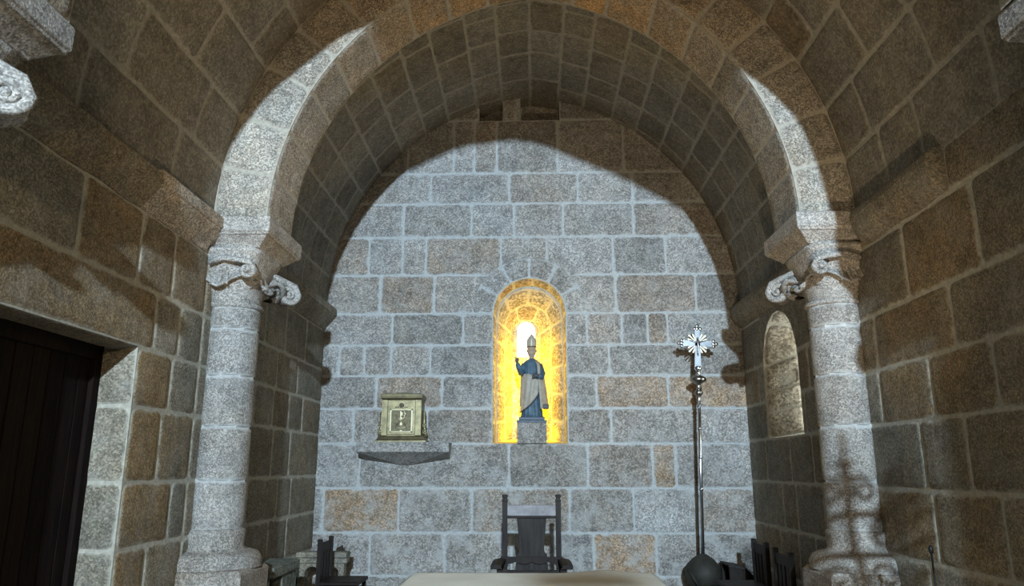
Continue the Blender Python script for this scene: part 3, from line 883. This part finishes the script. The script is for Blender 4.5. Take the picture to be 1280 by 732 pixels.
# ------------------------------------------------------------------ tall chair behind the altar
ch = thing('armchair', 'tall dark wooden armchair with pale crest rail, standing behind the altar', 'chair', (-0.01, 7.35, 0))
for sx in (-1, 1):
    b = MB(); M = None
    b.box(sx * 0.262 - 0.026, sx * 0.262 + 0.026, 0.20, 0.245, 0, 1.285, bev=0.005)
    b.box(sx * 0.262 - 0.029, sx * 0.262 + 0.029, 0.195, 0.25, 1.275, 1.298, bev=0.004)
    b.box(sx * 0.262 - 0.022, sx * 0.262 + 0.022, 0.20, 0.245, 1.298, 1.315)
    b.box(sx * 0.262 - 0.029, sx * 0.262 + 0.029, 0.195, 0.25, 1.315, 1.345, bev=0.008)
    b.build('back_post', WOOD_B, ch)
    b = MB(); b.box(sx * 0.29 - 0.03, sx * 0.29 + 0.03, -0.24, -0.19, 0, 0.70, bev=0.006); b.build('leg', WOOD_D, ch)
    b = MB()
    R = []
    for i in range(9):
        t = i / 8; yy = -0.27 + 0.49 * t; x = sx * (0.325 - 0.03 * t); z = 0.735 + 0.02 * math.sin(t * math.pi)
        hw = 0.05
        R.append([(x - hw, yy, z - 0.03), (x + hw, yy, z - 0.03), (x + hw, yy, z + 0.004), (x, yy, z + 0.014), (x - hw, yy, z + 0.004)])
    b.loft(R, True, False)
    b.build('armrest', WOOD_D, ch, bevel=0.004)
b = MB()
b.box(-0.236, 0.236, 0.205, 0.240, 1.14, 1.245, bev=0.006); b.build('crest_rail', CREST, ch)
b = MB(); b.box(-0.236, 0.236, 0.198, 0.244, 1.118, 1.140, bev=0.003); b.build('rail', WOOD_D, ch)
b = MB()
poly = [(-0.145, 1.12), (-0.135, 1.02), (-0.125, 0.90), (-0.118, 0.83), (-0.128, 0.80), (-0.148, 0.785), (-0.148, 0.765), (-0.135, 0.755), (-0.140, 0.72), (-0.155, 0.70), (-0.16, 0.62)]
poly = poly + [(-p[0], p[1]) for p in poly[::-1]]
b.prism(poly, lambda p, t: (p[0], 0.212 + 0.02 * t, p[1])); b.build('back_splat', WOOD_B, ch, bevel=0.003)
b = MB(); 
ap = [(-0.30, 0.765), (0.30, 0.765)]
for i in range(41):
    x = 0.30 - 0.60 * i / 40
    ap.append((x, 0.722 - 0.024 * abs(math.sin(x * math.pi / 0.155)) ** 0.8 if abs(x) < 0.235 else 0.66))
b.prism(ap, lambda p, t: (p[0], 0.175 + 0.022 * t, p[1])); 
b.build('apron', WOOD_D, ch)
b = MB(); b.box(-0.27, 0.27, -0.22, 0.22, 0.42, 0.475, bev=0.01); b.build('seat', WOOD_D, ch)
b = MB(); b.box(-0.25, 0.25, 0.21, 0.235, 0.56, 0.64, bev=0.004); b.build('stretcher', WOOD_D, ch)
b = MB(); b.box(-0.27, 0.27, -0.24, -0.21, 0.15, 0.19); b.build('stretcher', WOOD_D, ch)

# ------------------------------------------------------------------ low chairs on both sides
def make_low_chair():
    t = thing('side_chair', '', 'chair')
    for sy in (-1, 1):
        b = MB(); b.box(-0.025, 0.02, sy * 0.215 - 0.022, sy * 0.215 + 0.022, 0, 0.875, bev=0.006); b.build('back_post', WOOD_D, t)
        b = MB(); b.box(0.36, 0.40, sy * 0.215 - 0.02, sy * 0.215 + 0.02, 0, 0.42, bev=0.004); b.build('leg', WOOD_D, t)
    b = MB(); b.box(-0.02, 0.42, -0.235, 0.235, 0.42, 0.46, bev=0.01); b.build('seat', WOOD_D, t)
    b = MB(); b.box(-0.015, 0.01, -0.20, 0.20, 0.74, 0.835, bev=0.004); b.build('crest_rail', WOOD_D, t)
    for yy in (-0.11, 0.0, 0.11):
        b = MB(); b.box(-0.012, 0.006, yy - 0.032, yy + 0.032, 0.46, 0.75); b.build('slat', WOOD_D, t)
    for z_ in (0.15, 0.28):
        for sy in (-1, 1):
            b = MB(); b.box(0.0, 0.37, sy * 0.214 - 0.009, sy * 0.214 + 0.009, z_, z_ + 0.03); b.build('stretcher', WOOD_D, t)
    return t
lc = make_low_chair(); lc.location = (-2.21, 8.25, 0); lc['label'] = 'low dark wooden chair seen side on, by the left wall below the tabernacle'
lc2 = copy_tree(lc, (2.33, 8.05, 0), math.pi, 'low dark wooden chair at right, directly right of the round based cross stand')
lc3 = copy_tree(lc, (2.27, 7.15, 0), math.pi, 'low dark wooden chair in deep shadow next to the right column base')
for c in (lc, lc2, lc3): c['group'] = 'low side chairs along the chancel walls'

# slender brown upright near the back wall
b = MB()
R = [[(-0.035, -0.03, z), (0.035, -0.03, z), (0.035, 0.03, z), (-0.035, 0.03, z)] for z in (0, 0.60)] + [[(-0.02, -0.03, 0.70), (0.01, -0.03, 0.72), (0.01, 0.03, 0.72), (-0.02, 0.03, 0.70)]]
b.loft(R, True, False); o = b.build('brown_upright', WOOD_B, loc=(-2.24, 9.05, 0), bevel=0.004)
tag(o, 'short slender brown upright behind the low chair at lower left', 'post')

# low prayer kneeler on the right
kn = thing('kneeler', 'low dark wooden kneeler with sloping top near the right low chair', 'kneeler', (2.335, 8.95, 0))
b = MB(); b.prism([(-0.15, 0.0), (0.15, 0.0), (0.15, 0.36), (0.02, 0.50), (-0.15, 0.53)], lambda p, t: (p[0], -0.18 + 0.03 * t, p[1])); b.build('side_panel', WOOD_D, kn)
b = MB(); b.prism([(-0.15, 0.0), (0.15, 0.0), (0.15, 0.36), (0.02, 0.50), (-0.15, 0.53)], lambda p, t: (p[0], 0.15 + 0.03 * t, p[1])); b.build('side_panel', WOOD_D, kn)
b = MB(); b.prism([(-0.16, 0.53), (0.03, 0.50), (0.17, 0.355), (0.17, 0.375), (0.03, 0.52), (-0.16, 0.55)], lambda p, t: (p[0], -0.20 + 0.40 * t, p[1])); b.build('top', WOOD_B, kn)
b = MB(); b.box(-0.14, 0.14, -0.15, 0.15, 0.08, 0.12); b.build('shelf', WOOD_D, kn)

# carved credence with round openings, by the left column
cr = thing('carved_bench', 'weathered carved stone bench with arched openings behind the left column base', 'bench', (-2.40, 7.35, 0))
b = MB(); 
b.box(-0.24, 0.16, -0.62, 0.10, 0.66, 0.755, bev=0.012); b.build('slab', MOSSY, cr)
b = MB(); b.box(-0.22, 0.14, -0.32, 0.08, 0.0, 0.66, bev=0.02); 
for k in range(14):
    r_ = random.Random(k); b.lathe([(0.0, 0.0), (0.035, 0.012), (0.045, 0.03), (0.02, 0.05), (0, 0.055)], (-0.16 + 0.24 * r_.random(), -0.335, 0.15 + 0.45 * r_.random()), 8, 1, 0.5)
b.build('carved_panel', MOSSY, cr)
b = MB(); b.box(-0.22, -0.14, -0.60, -0.52, 0.0, 0.66, bev=0.01); b.box(0.04, 0.10, -0.60, -0.54, 0.0, 0.66, bev=0.01); b.build('leg', MOSSY, cr)
# arcade rail further in
ar = thing('stone_arcade_rail', 'low pale stone rail with small round arches, between the carved bench and low chair', 'railing', (-2.38, 8.75, 0))
b = MB()
b.box(-0.27, 0.30, -0.09, 0.09, 0.62, 0.68, bev=0.01); b.box(-0.27, 0.30, -0.07, 0.07, 0.56, 0.615, bev=0.008); b.build('top_rail', G_WALL, ar)
b = MB()
for k, xx in enumerate((-0.20, 0.02, 0.24)):
    b.box(xx - 0.03, xx + 0.03, -0.06, 0.06, 0.0, 0.56, bev=0.006)
for xx in (-0.09, 0.13):
    n = 10; P = [(xx + 0.085 * math.cos(math.pi * i / n), 0.44 + 0.085 * math.sin(math.pi * i / n)) for i in range(n + 1)] + [(xx - 0.085, 0.565), (xx + 0.085, 0.565)]
    b.prism(P, lambda p, t: (p[0], -0.05 + 0.10 * t, p[1]))
b.build('arcade', G_WALL, ar)

# ------------------------------------------------------------------ tabernacle shelf and tabernacle
b = MB(); b.cur = (0.75, 0, 1)
x0, x1 = -2.10, -0.99
yf, yw = 8.94, YB + 0.02
xm = (x0 + x1) / 2
V = [(x0, yf, 1.90), (x1, yf, 1.90), (x1, yf, 1.785), (x0, yf, 1.785), (x0, yw, 1.90), (x1, yw, 1.90), (x1 - 0.02, yw, 1.70), (x0 + 0.03, yw, 1.69), (xm, yw, 1.615)]
b.add(V, [(0, 1, 2, 3), (0, 4, 5, 1), (1, 5, 6, 2), (0, 3, 7, 4), (3, 2, 8), (3, 8, 7), (2, 6, 8)])
o = b.build('stone_shelf', G_BACK, bevel=0.006)
tag(o, 'grey granite bracket shelf with pointed underside, on the back wall below the tabernacle', 'shelf')

tb = thing('tabernacle', 'small gilt brass tabernacle with relief monogram door, on the stone shelf left of the niche', 'tabernacle', (-1.575, 9.12, 1.90))
b = MB()
R = []
for (hx, z) in ((0.305, 0.0), (0.305, 0.018), (0.29, 0.03), (0.275, 0.06), (0.265, 0.075)):
    k = 0.305 - hx
    R.append([(-hx, -0.165 + k, z), (hx, -0.165 + k, z), (hx, 0.16, z), (-hx, 0.16, z)])
b.loft(R, True, False); b.build('plinth', BRASS_D, tb)
b = MB(); b.box(-0.235, 0.235, -0.12, 0.155, 0.07, 0.52, bev=0.006); b.build('body', BRASS_D, tb)
for sx in (-1, 1):
    b = MB(); b.box(sx * 0.205 - 0.034, sx * 0.205 + 0.034, -0.142, -0.115, 0.075, 0.505, bev=0.006)
    for i in range(3): b.box(sx * 0.205 - 0.02 + 0.02 * i - 0.004, sx * 0.205 - 0.02 + 0.02 * i + 0.004, -0.147, -0.14, 0.10, 0.49)
    b.build('pilaster', BRASS, tb)
    b = MB()  # scroll bracket at the side
    b.tube([(sx * 0.24, -0.02, 0.37), (sx * 0.262, -0.02, 0.36), (sx * 0.262, -0.02, 0.22), (sx * 0.28, -0.02, 0.10), (sx * 0.275, -0.02, 0.06)], [0.014, 0.02, 0.02, 0.026, 0.02], 10)
    b.tube(spiral((sx * 0.268, -0.045, 0.20), 0.026, 1.5, (sx, 0, 0), (0, 0, 1), 18), 0.008, 6)
    b.tube(spiral((sx * 0.272, -0.045, 0.13), 0.03, 1.5, (sx, 0, 0), (0, 0, -1), 18), 0.008, 6)
    b.build('scroll_bracket', BRASS, tb)
b = MB()
R = [[(-hx, -0.12 - d, z), (hx, -0.12 - d, z), (hx, 0.158, z), (-hx, 0.158, z)] for (hx, d, z) in ((0.237, 0.02, 0.505), (0.25, 0.045, 0.52), (0.255, 0.05, 0.545), (0.25, 0.045, 0.57), (0.235, 0.02, 0.578))]
b.loft(R, True, False)
b.box(-0.10, 0.10, -0.02, 0.12, 0.575, 0.60, bev=0.008)
for sx in (-1, 1): b.tube([(sx * 0.21, -0.05, 0.57), (sx * 0.21, -0.05, 0.62)], [0.009, 0.004], 8)
b.build('cornice', BRASS_D, tb, bevel=0.003)
b = MB(); b.box(-0.165, 0.165, -0.135, -0.118, 0.09, 0.50, bev=0.004)
dr = b.build('door', BRASS, tb)
b = MB(); b.box(-0.122, 0.122, -0.1385, -0.134, 0.128, 0.378); tag(b.build('door_field', BRASS_F, dr), 'darker recessed field')
b = MB(); b.box(-0.172, -0.166, -0.128, -0.115, 0.085, 0.505); b.build('door_gap_shade', IRON, dr)  # dark strips standing in for the shade in the gap beside the door
b = MB(); b.box(0.166, 0.172, -0.128, -0.115, 0.085, 0.505); b.build('door_gap_shade', IRON, dr)
b = MB()
for (a, c_, d_, e_) in ((-0.135, 0.135, 0.115, 0.13), (-0.135, 0.135, 0.375, 0.39), (-0.135, -0.12, 0.115, 0.39), (0.12, 0.135, 0.115, 0.39)): b.box(a, c_, -0.147, -0.133, d_, e_, bev=0.003)
b.build('door_moulding', BRASS_H, dr)
b = MB()  # P with crossing X and a little boat below
y_ = -0.142
b.box(-0.012, 0.012, y_, y_ + 0.012, 0.20, 0.36, bev=0.003)
b.tube([(0.0, y_, 0.352), (0.03, y_, 0.35), (0.042, y_, 0.325), (0.03, y_, 0.30), (0.0, y_, 0.298)], 0.009, 8)
b.tube([(-0.05, y_, 0.315), (-0.02, y_, 0.27), (0.05, y_, 0.205)], [0.011, 0.008, 0.011], 8)
b.tube([(0.05, y_, 0.315), (0.02, y_, 0.27), (-0.05, y_, 0.205)], [0.011, 0.008, 0.011], 8)
b.tube([(-0.055, y_, 0.195), (-0.03, y_, 0.175), (0.0, y_, 0.168), (0.03, y_, 0.175), (0.055, y_, 0.195)], 0.008, 8)
b.tube([(-0.05, y_, 0.188), (0.05, y_, 0.188)], 0.006, 8); b.box(-0.012, 0.012, y_, y_ + 0.01, 0.132, 0.152)
b.v = [(p[0] * 1.15, p[1], 0.25 + (p[2] - 0.25) * 1.1) for p in b.v]
tag(b.build('monogram', BRASS_H, dr), 'raised pale P and X monogram')
b = MB(); b.tube([(0.022 * math.cos(a), y_ + 0.002, 0.435 + 0.022 * math.sin(a)) for a in [i * math.pi / 8 for i in range(17)]], 0.006, 8); b.tube([(0, -0.13, 0.435), (0, -0.141, 0.435)], 0.011, 10)
b.tube([(-0.08, y_ + .004, 0.415), (-0.03, y_ + .004, 0.412)], 0.004, 6); b.tube([(0.08, y_ + .004, 0.415), (0.03, y_ + .004, 0.412)], 0.004, 6)
tag(b.build('lock', IRON, dr), 'dark round keyhole plate')

# ------------------------------------------------------------------ pedestal stone and statue
b = MB(); b.cur = (0.6, 0.05, 1)
b.box(-0.185, 0.18, 9.262, 9.85, 1.89, 2.145, bev=0.01)
o = b.build('stone_pedestal', G_BACK)
tag(o, 'grey granite block standing in the niche under the painted statue', 'pedestal')
st = thing('bishop_statue', 'painted wooden statue of a mitred bishop with one raised hand, in the lit niche', 'statue', (-0.0, 9.48, 2.145))
b = MB(); b.box(-0.19, 0.185, -0.14, 0.14, 0.0, 0.035, bev=0.006); b.box(-0.165, 0.16, -0.12, 0.12, 0.035, 0.075, bev=0.008); b.build('base', PEDB, st)
def robe(rows, n=56):
    R = []
    for (z, rx, ry, cx, cy, amp, fr) in rows:
        R.append([(cx + (rx + amp * math.cos(fr * 2 * math.pi * i / n + z * 5)) * math.cos(2 * math.pi * i / n), cy + (ry + amp * math.cos(fr * 2 * math.pi * i / n + z * 5)) * math.sin(2 * math.pi * i / n), z) for i in range(n)])
    return R
# body: one surface from hem to crown of the head
b = MB()
b.loft(robe([(0.80, .040, .040, 0, .0, 0, 1), (0.84, .034, .036, 0, 0, 0, 1), (0.865, .040, .046, 0, -.006, 0, 1), (0.885, .050, .056, 0, -.008, 0, 1), (0.92, .055, .062, 0, -.006, 0, 1), (0.955, .056, .062, 0, 0, 0, 1), (0.99, .050, .056, 0, .004, 0, 1), (1.02, .03, .034, 0, .005, 0, 1)], 32), True, True)
b.lathe([(0.0, 0), (0.011, 0.004), (0.012, 0.014), (0.006, 0.034), (0.0, 0.04)], (0, -0.066, 0.905), 10)       # nose
b.box(-0.018, 0.018, -0.068, -0.058, 0.882, 0.888)                                                              # mouth
for sx in (-1, 1):
    b.lathe([(0, -.02), (0.010, -.01), (0.012, .008), (0, .02)], (sx * 0.056, 0.0, 0.925), 8)                   # ears
    b.lathe([(0, -.006), (0.009, 0), (0, .006)], (sx * 0.021, -0.058, 0.943), 8)                                # eyes
body = b.build('body', SKINP, st)
b = MB()
b.loft(robe([(0.07, .135, .105, 0.0, 0, .010, 14), (0.12, .130, .10, 0.0, 0, .009, 14), (0.30, .112, .09, 0.0, 0, .007, 14), (0.48, .102, .082, 0, 0, .005, 14), (0.56, .10, .08, 0, 0, .004, 14), (0.68, .115, .085, 0, 0, .003, 14), (0.76, .115, .078, 0, 0, .002, 14), (0.80, .07, .06, 0, 0, .0, 14), (0.82, .042, .042, 0, 0, 0, 14)]), True, True)
b.build('tunic', BLUE, st)
# cream overgarment crossing the front, hanging as a rounded apron
b = MB(); n = 26; m = 16; A = []; B = []
for j in range(m + 1):
    t = j / m
    ra = []; rb = []
    for i in range(n + 1):
        q = i / n
        a = math.radians(180 + 5 + 135 * q)        # around the front from viewer left
        ztop = 0.60 - 0.06 * q + 0.12 * math.sin(q * math.pi) * 0.4
        zbot = 0.14 + 0.30 * q ** 2.2
        z = ztop + (zbot - ztop) * t
        r = 0.122 + 0.02 * t + 0.006 * math.cos(q * 26 + t * 4)
        x = (r + 0.006) * math.cos(a); y = (r - 0.02) * math.sin(a)
        ra.append((x, y, z)); rb.append((x * 0.94, y * 0.94, z))
    A.append(ra); B.append(rb)
b.loft([A[j] + B[j][::-1] for j in range(m + 1)], True, True)
b.build('overgarment', CREAM, st)
b = MB()
b.tube([(( .146 + 0.006) * math.cos(math.radians(185 + 135 * i / 26)), .128 * math.sin(math.radians(185 + 135 * i / 26)), 0.14 + 0.30 * (i / 26) ** 2.2) for i in range(27)], 0.008, 8)
b.build('trim_band', GLOVE, st)
# cope falling from the shoulders, wide on the viewer's right
b = MB(); n = 30; m = 18; A = []; B = []
for j in range(m + 1):
    t = j / m; z = 0.80 - 0.63 * t
    ra = []; rb = []
    for i in range(n + 1):
        q = i / n
        a = math.radians(-62 + 262 * q)             # right front, round the back, to the left
        w_ = 0.125 + 0.105 * t ** 0.8 * (1 - q) + 0.02 * t * q
        if t < 0.12: w_ *= 0.55 + 0.45 * (t / 0.12) ** 0.5
        w_ += 0.006 * math.cos(q * 34)
        x = w_ * math.cos(a) * (1.0); y = (w_ * 0.72) * math.sin(a)
        zz = z + (0.05 * t * q)
        ra.append((x, y, zz)); rb.append((x * 0.95, y * 0.95, zz))
    A.append(ra); B.append(rb)
b.loft([A[j] + B[j][::-1] for j in range(m + 1)], True, True)
b.build('cope', CREAM, st)
b = MB(); b.box(0.135, 0.215, -0.13, -0.02, 0.175, 0.235, bev=0.012); b.build('tassel', GLOVE, st)
# raised arm, viewer's left
b = MB(); b.tube([(-0.09, -0.02, 0.74), (-0.125, -0.05, 0.66), (-0.13, -0.09, 0.63), (-0.165, -0.12, 0.70), (-0.18, -0.13, 0.745)], [0.042, 0.045, 0.042, 0.034, 0.028], 12); b.build('sleeve', BLUE, st)
b = MB(); b.tube([(-0.175, -0.127, 0.735), (-0.185, -0.133, 0.765)], [0.016, 0.015], 10)
b.lathe([(0.010, 0), (0.019, .012), (0.021, .03), (0.015, .042)], (-0.189, -0.135, 0.760), 10, 1, 0.6)
for k, (dx, L_, f_) in enumerate(((-0.016, .036, 1), (-0.005, .045, 1), (0.006, .030, .3), (0.016, .022, .3))):
    b.tube([(-0.189 + dx, -0.135, 0.797), (-0.191 + dx * 1.3, -0.138, 0.797 + L_ * .6), (-0.192 + dx * 1.4, -0.138 - (0 if f_ == 1 else .014), 0.797 + L_ * (1 if f_ == 1 else .75))], [0.0055, 0.005, 0.004], 8)
b.tube([(-0.175, -0.137, 0.775), (-0.160, -0.145, 0.79), (-0.155, -0.147, 0.803)], [0.007, 0.006, 0.004], 8)
b.build('hand', GLOVE, st)
# other forearm across the waist holding a fold
b = MB(); b.tube([(0.10, -0.01, 0.74), (0.135, -0.05, 0.62), (0.12, -0.10, 0.575), (0.075, -0.135, 0.585)], [0.042, 0.042, 0.036, 0.028], 12); b.build('sleeve', BLUE, st)
b = MB(); b.lathe([(0.012, -.02), (0.024, -.012), (0.028, .008), (0.018, .024)], (0.055, -0.145, 0.585), 10, 1.2, 0.7)
for k in range(4): b.tube([(0.04, -0.150, 0.602 - k * .012), (0.018, -0.160, 0.600 - k * .013), (0.008, -0.150, 0.594 - k * .013)], [0.0065, 0.006, 0.005], 8)
b.tube([(0.055, -0.150, 0.605), (0.035, -0.166, 0.618), (0.02, -0.168, 0.615)], [0.007, 0.006, 0.005], 8)
b.build('hand', GLOVE, st)
# mitre
b = MB(); R = []; n = 32
for (z, rx, ry, pk) in ((0.965, .056, .062, 0), (1.0, .060, .062, 0), (1.05, .064, .050, 0.3), (1.09, .058, .034, .6), (1.13, .034, .018, .9), (1.165, .005, .004, 1)):
    R.append([(rx * math.cos(2 * math.pi * i / n), ry * math.sin(2 * math.pi * i / n), z - (0.02 * pk * abs(math.cos(2 * math.pi * i / n)))) for i in range(n)])
b.loft(R, True, True); mt = b.build('mitre', CREAM, st)
b = MB(); b.tube([(0.060 * math.cos(a), 0.065 * math.sin(a), 0.975) for a in [i * math.pi / 12 for i in range(25)]], 0.007, 6); b.box(-0.006, 0.006, -0.066, -0.055, 0.98, 1.06); b.build('mitre_band', BRASS_D, mt)
st.scale = (1.0, 1.0, 1.0)

# slim lamp that lights the niche, behind the statue
b = MB(); b.box(-0.02, 0.02, 9.99, 10.02, 2.15, 3.08, bev=0.005)
o = b.build('niche_lamp', LAMPG, loc=(-0.04, 0, 0)); tag(o, 'slim upright lamp hidden behind the statue in the niche', 'lamp')

# ------------------------------------------------------------------ processional cross
pc = thing('processional_cross', 'tall silver processional cross on a slim staff, standing right of the niche', 'cross', (1.905, 8.88, 0))
lean = math.atan2(0.075, 2.4)
pc.rotation_euler = (0, lean, 0)
b = MB(); b.tube([(0, 0, 0.55), (0, 0, 2.52)], 0.021, 16)
stf = b.build('staff', SILVER, pc)
for z_ in (2.32, 2.05, 1.72, 1.36): b = MB(); b.lathe([(0.021, -.018), (0.027, -.012), (0.027, -.004), (0.031, 0), (0.027, .004), (0.027, .012), (0.021, .018)], (0, 0, z_), 16); b.build('collar', SILVER, stf)
b = MB(); b.lathe([(0.021, 2.36), (0.03, 2.37), (0.024, 2.39), (0.03, 2.43), (0.046, 2.455), (0.05, 2.47), (0.04, 2.495), (0.022, 2.51), (0.026, 2.54), (0.022, 2.555), (0.034, 2.575), (0.085, 2.60), (0.098, 2.62), (0.092, 2.645), (0.055, 2.67), (0.026, 2.68), (0.02, 2.76)], n=28)
b.build('knob', PEWTER, pc)
b = MB()
b.lathe([(0.018, 2.67), (0.03, 2.68), (0.022, 2.72), (0.03, 2.735), (0.05, 2.76), (0.03, 2.785)], n=16)
zc = 3.06
def bar(b, p, q, w0, w1, th=0.014):
    p, q = Vector(p), Vector(q); d = (q - p).normalized(); s = d.cross(Vector((0, 1, 0)))
    vs = []
    for y in (-th, th):
        vs += [p - s * w0 + Vector((0, y, 0)), p + s * w0 + Vector((0, y, 0)), q + s * w1 + Vector((0, y, 0)), q - s * w1 + Vector((0, y, 0))]
    b.add(vs, [(0, 1, 2, 3), (7, 6, 5, 4), (0, 4, 5, 1), (1, 5, 6, 2), (2, 6, 7, 3), (3, 7, 4, 0)])
bar(b, (0, 0, 2.75), (0, 0, zc), 0.040, 0.030); bar(b, (0, 0, zc), (0, 0, zc + 0.17), 0.026, 0.030)
bar(b, (0, 0, zc), (-0.18, 0, zc), 0.028, 0.038); bar(b, (0, 0, zc), (0.18, 0, zc), 0.028, 0.038)
for (ex, ez, dx, dz) in ((-0.19, 0, -1, 0), (0.19, 0, 1, 0), (0, 0.18, 0, 1)):
    for (ox, oz, r) in ((0, 0, 0.028), (dx * 0.035, dz * 0.035, 0.022), (dz * 0.034, dx * 0.034, 0.022), (-dz * 0.034, -dx * 0.034, 0.022)):
        c = Vector((ex + ox, 0, zc + ez + oz)); n = 12
        R = [[c + Vector((r * k * math.cos(2 * math.pi * i / n), yy, r * k * math.sin(2 * math.pi * i / n))) for i in range(n)] for (k, yy) in ((0.6, -0.020), (1, -0.010), (1, 0.010), (0.6, 0.02))]
        b.loft(R, True, True)
cs = b.build('cross', SILVER, pc)
b = MB()
for q in range(4):
    for k in (-1, 0, 1):
        a = math.radians(45 + 90 * q + 19 * k); L_ = 0.145 if k == 0 else 0.125
        d = Vector((math.cos(a), 0, math.sin(a)))
        bar(b, Vector((0, 0, zc)) + d * 0.02, Vector((0, 0, zc)) + d * L_, 0.004, 0.009, 0.006)
tag(b.build('ray', SILVER_G, cs), 'pale gold rays between the cross arms')
b = MB()   # small figure on the cross
b.tube([(0, -0.022, zc + 0.05), (0, -0.026, zc + 0.02), (0.004, -0.026, zc - 0.05), (-0.003, -0.026, zc - 0.10), (0, -0.022, zc - 0.15)], [0.010, 0.014, 0.012, 0.009, 0.006], 8)
b.tube([(-0.10, -0.02, zc + 0.035), (-0.04, -0.026, zc + 0.018), (0, -0.028, zc + 0.012), (0.04, -0.026, zc + 0.018), (0.10, -0.02, zc + 0.035)], [0.005, 0.006, 0.008, 0.006, 0.005], 8)
b.lathe([(0, 0), (.012, .008), (.013, .018), (0, .03)], (0, -0.026, zc + 0.045), 10)
b.build('corpus', PEWTER, cs)
b = MB()
b.lathe([(0.20, 0.0), (0.205, 0.04), (0.17, 0.07), (0.09, 0.14), (0.07, 0.22), (0.085, 0.27), (0.15, 0.31), (0.19, 0.37), (0.205, 0.45), (0.185, 0.53), (0.12, 0.60), (0.05, 0.645), (0.024, 0.655)], n=28)
b.tube([(-0.19, -0.10, 0.50), (-0.15, -0.16, 0.42), (-0.10, -0.19, 0.34)], 0.012, 8)
b.build('foot', STONE_D, pc)

# ------------------------------------------------------------------ slim rod at the right wall
rs_ = thing('microphone_stand', 'thin black rod with small tip in front of the right stone wall', 'stand', (2.38, 4.72, 0))
b = MB(); b.lathe([(0.09, 0), (0.09, 0.012), (0.02, 0.03)], n=20); b.build('base', IRON, rs_)
b = MB(); b.tube([(0, 0, 0.02), (0, 0, 1.11)], 0.006, 8); b.build('rod', IRON, rs_)
b = MB(); b.lathe([(0.007, 1.10), (0.013, 1.11), (0.014, 1.135), (0.007, 1.15)], n=10); b.build('tip', IRON, rs_)

# small dark peg hole fixture on the right wall
b = MB(); b.tube([(0, 0, 0), (-0.03, 0, 0)], [0.018, 0.014], 10); o = b.build('iron_peg', IRON, loc=(W - 0.002, 4.12, 1.34)); tag(o, 'small dark iron peg in the right wall at the photo edge', 'peg')

# ------------------------------------------------------------------ wrought iron candle stand just outside the view on the right (casts the scroll shadows)
cs_ = thing('candle_stand', 'tall wrought iron scroll candle stand just outside the right edge of the photo', 'candelabrum', (1.95, 2.08, 0), 0)
cs_.scale = (1, 1, 1.04)
b = MB(); b.tube([(0, 0, 0.3), (0, 0, 2.42)], 0.026, 10)
for k in range(3):
    a = k * 2 * math.pi / 3; b.tube([(0, 0, 0.35), (0.10 * math.cos(a), 0.10 * math.sin(a), 0.22), (0.19 * math.cos(a), 0.19 * math.sin(a), 0.02)], 0.014, 8)
b.build('pole', IRON, cs_)
b = MB()
for z_ in (1.95, 2.17): b.tube([(-0.26, 0, z_), (0.26, 0, z_)], 0.024, 8)
for sx in (-1, 1):
    for (z_, r_) in ((2.06, 0.085),):
        b.tube(spiral((sx * 0.17, 0, z_), r_, 1.6, (sx, 0, 0), (0, 0, 1), 24), 0.018, 8)
    b.tube(spiral((sx * 0.08, 0, 2.30), 0.08, 1.4, (-sx, 0, 0), (0, 0, 1), 24), 0.018, 8)
    b.tube(spiral((sx * 0.13, 0, 1.82), 0.11, 1.5, (sx, 0, 0), (0, 0, -1), 24), 0.018, 8)
b.build('scroll', IRON, cs_)
for xx in (-0.20, 0.0, 0.20):
    b = MB(); b.lathe([(0.01, 2.18), (0.05, 2.20), (0.055, 2.215), (0.02, 2.22)], (xx, 0, 0.24 if xx == 0 else 0), 14); b.build('candle_cup', IRON, cs_)
    b = MB(); b.lathe([(0.017, 2.215), (0.017, 2.38), (0.004, 2.385)], (xx, 0, 0.24 if xx == 0 else 0), 12); b.build('candle', WAX, cs_)

# ------------------------------------------------------------------ unseen lamps: the nave flood, an added pendant and an added uplight
fl = thing('flood_lamp', 'floodlight on the nave end wall behind the viewer', 'lamp', (FLOOD.x, FLOOD.y, FLOOD.z))
b = MB(); b.box(-0.25, 0.25, -0.16, -0.03, -0.22, 0.22, bev=0.02); b.build('housing', IRON, fl)
b = MB(); b.box(-0.21, 0.21, -0.032, -0.022, -0.18, 0.18); b.build('glass', FLOODG, fl)
b = MB(); b.tube([(0, -0.1, -0.2), (0, -0.5, -0.3), (0, -1.02, -0.3)], 0.02, 8); b.build('bracket', IRON, fl)
pd = thing('added_pendant_lamp', 'unseen hanging lantern, added for warm fill in the nave behind the viewer', 'lamp', (WARM.x, WARM.y, WARM.z))
b = MB(); b.tube([(0, 0, 0.2), (0, 0, 6.53 - WARM.z)], 0.006, 6); b.build('chain', IRON, pd)
b = MB(); b.lathe([(0.0, 0.22), (0.05, 0.20), (0.17, 0.16), (0.175, 0.15), (0.05, 0.18), (0, 0.19)], n=20); b.build('shade', IRON, pd)

up = thing('added_uplight', 'small floor uplight added to brighten the vault, in front of the altar, below the view', 'lamp', (0.9, 2.75, 0))
b = MB(); b.lathe([(0.0, 0.0), (0.075, 0.0), (0.08, 0.01), (0.08, 0.085), (0.07, 0.095), (0.066, 0.06), (0.0, 0.055)], n=20); b.build('housing', IRON, up)
b = MB(); b.lathe([(0.0, 0.0), (0.06, 0.0), (0.06, 0.006), (0.0, 0.008)], (0, 0, 0.062), 20); b.build('lens', LAMPG, up)
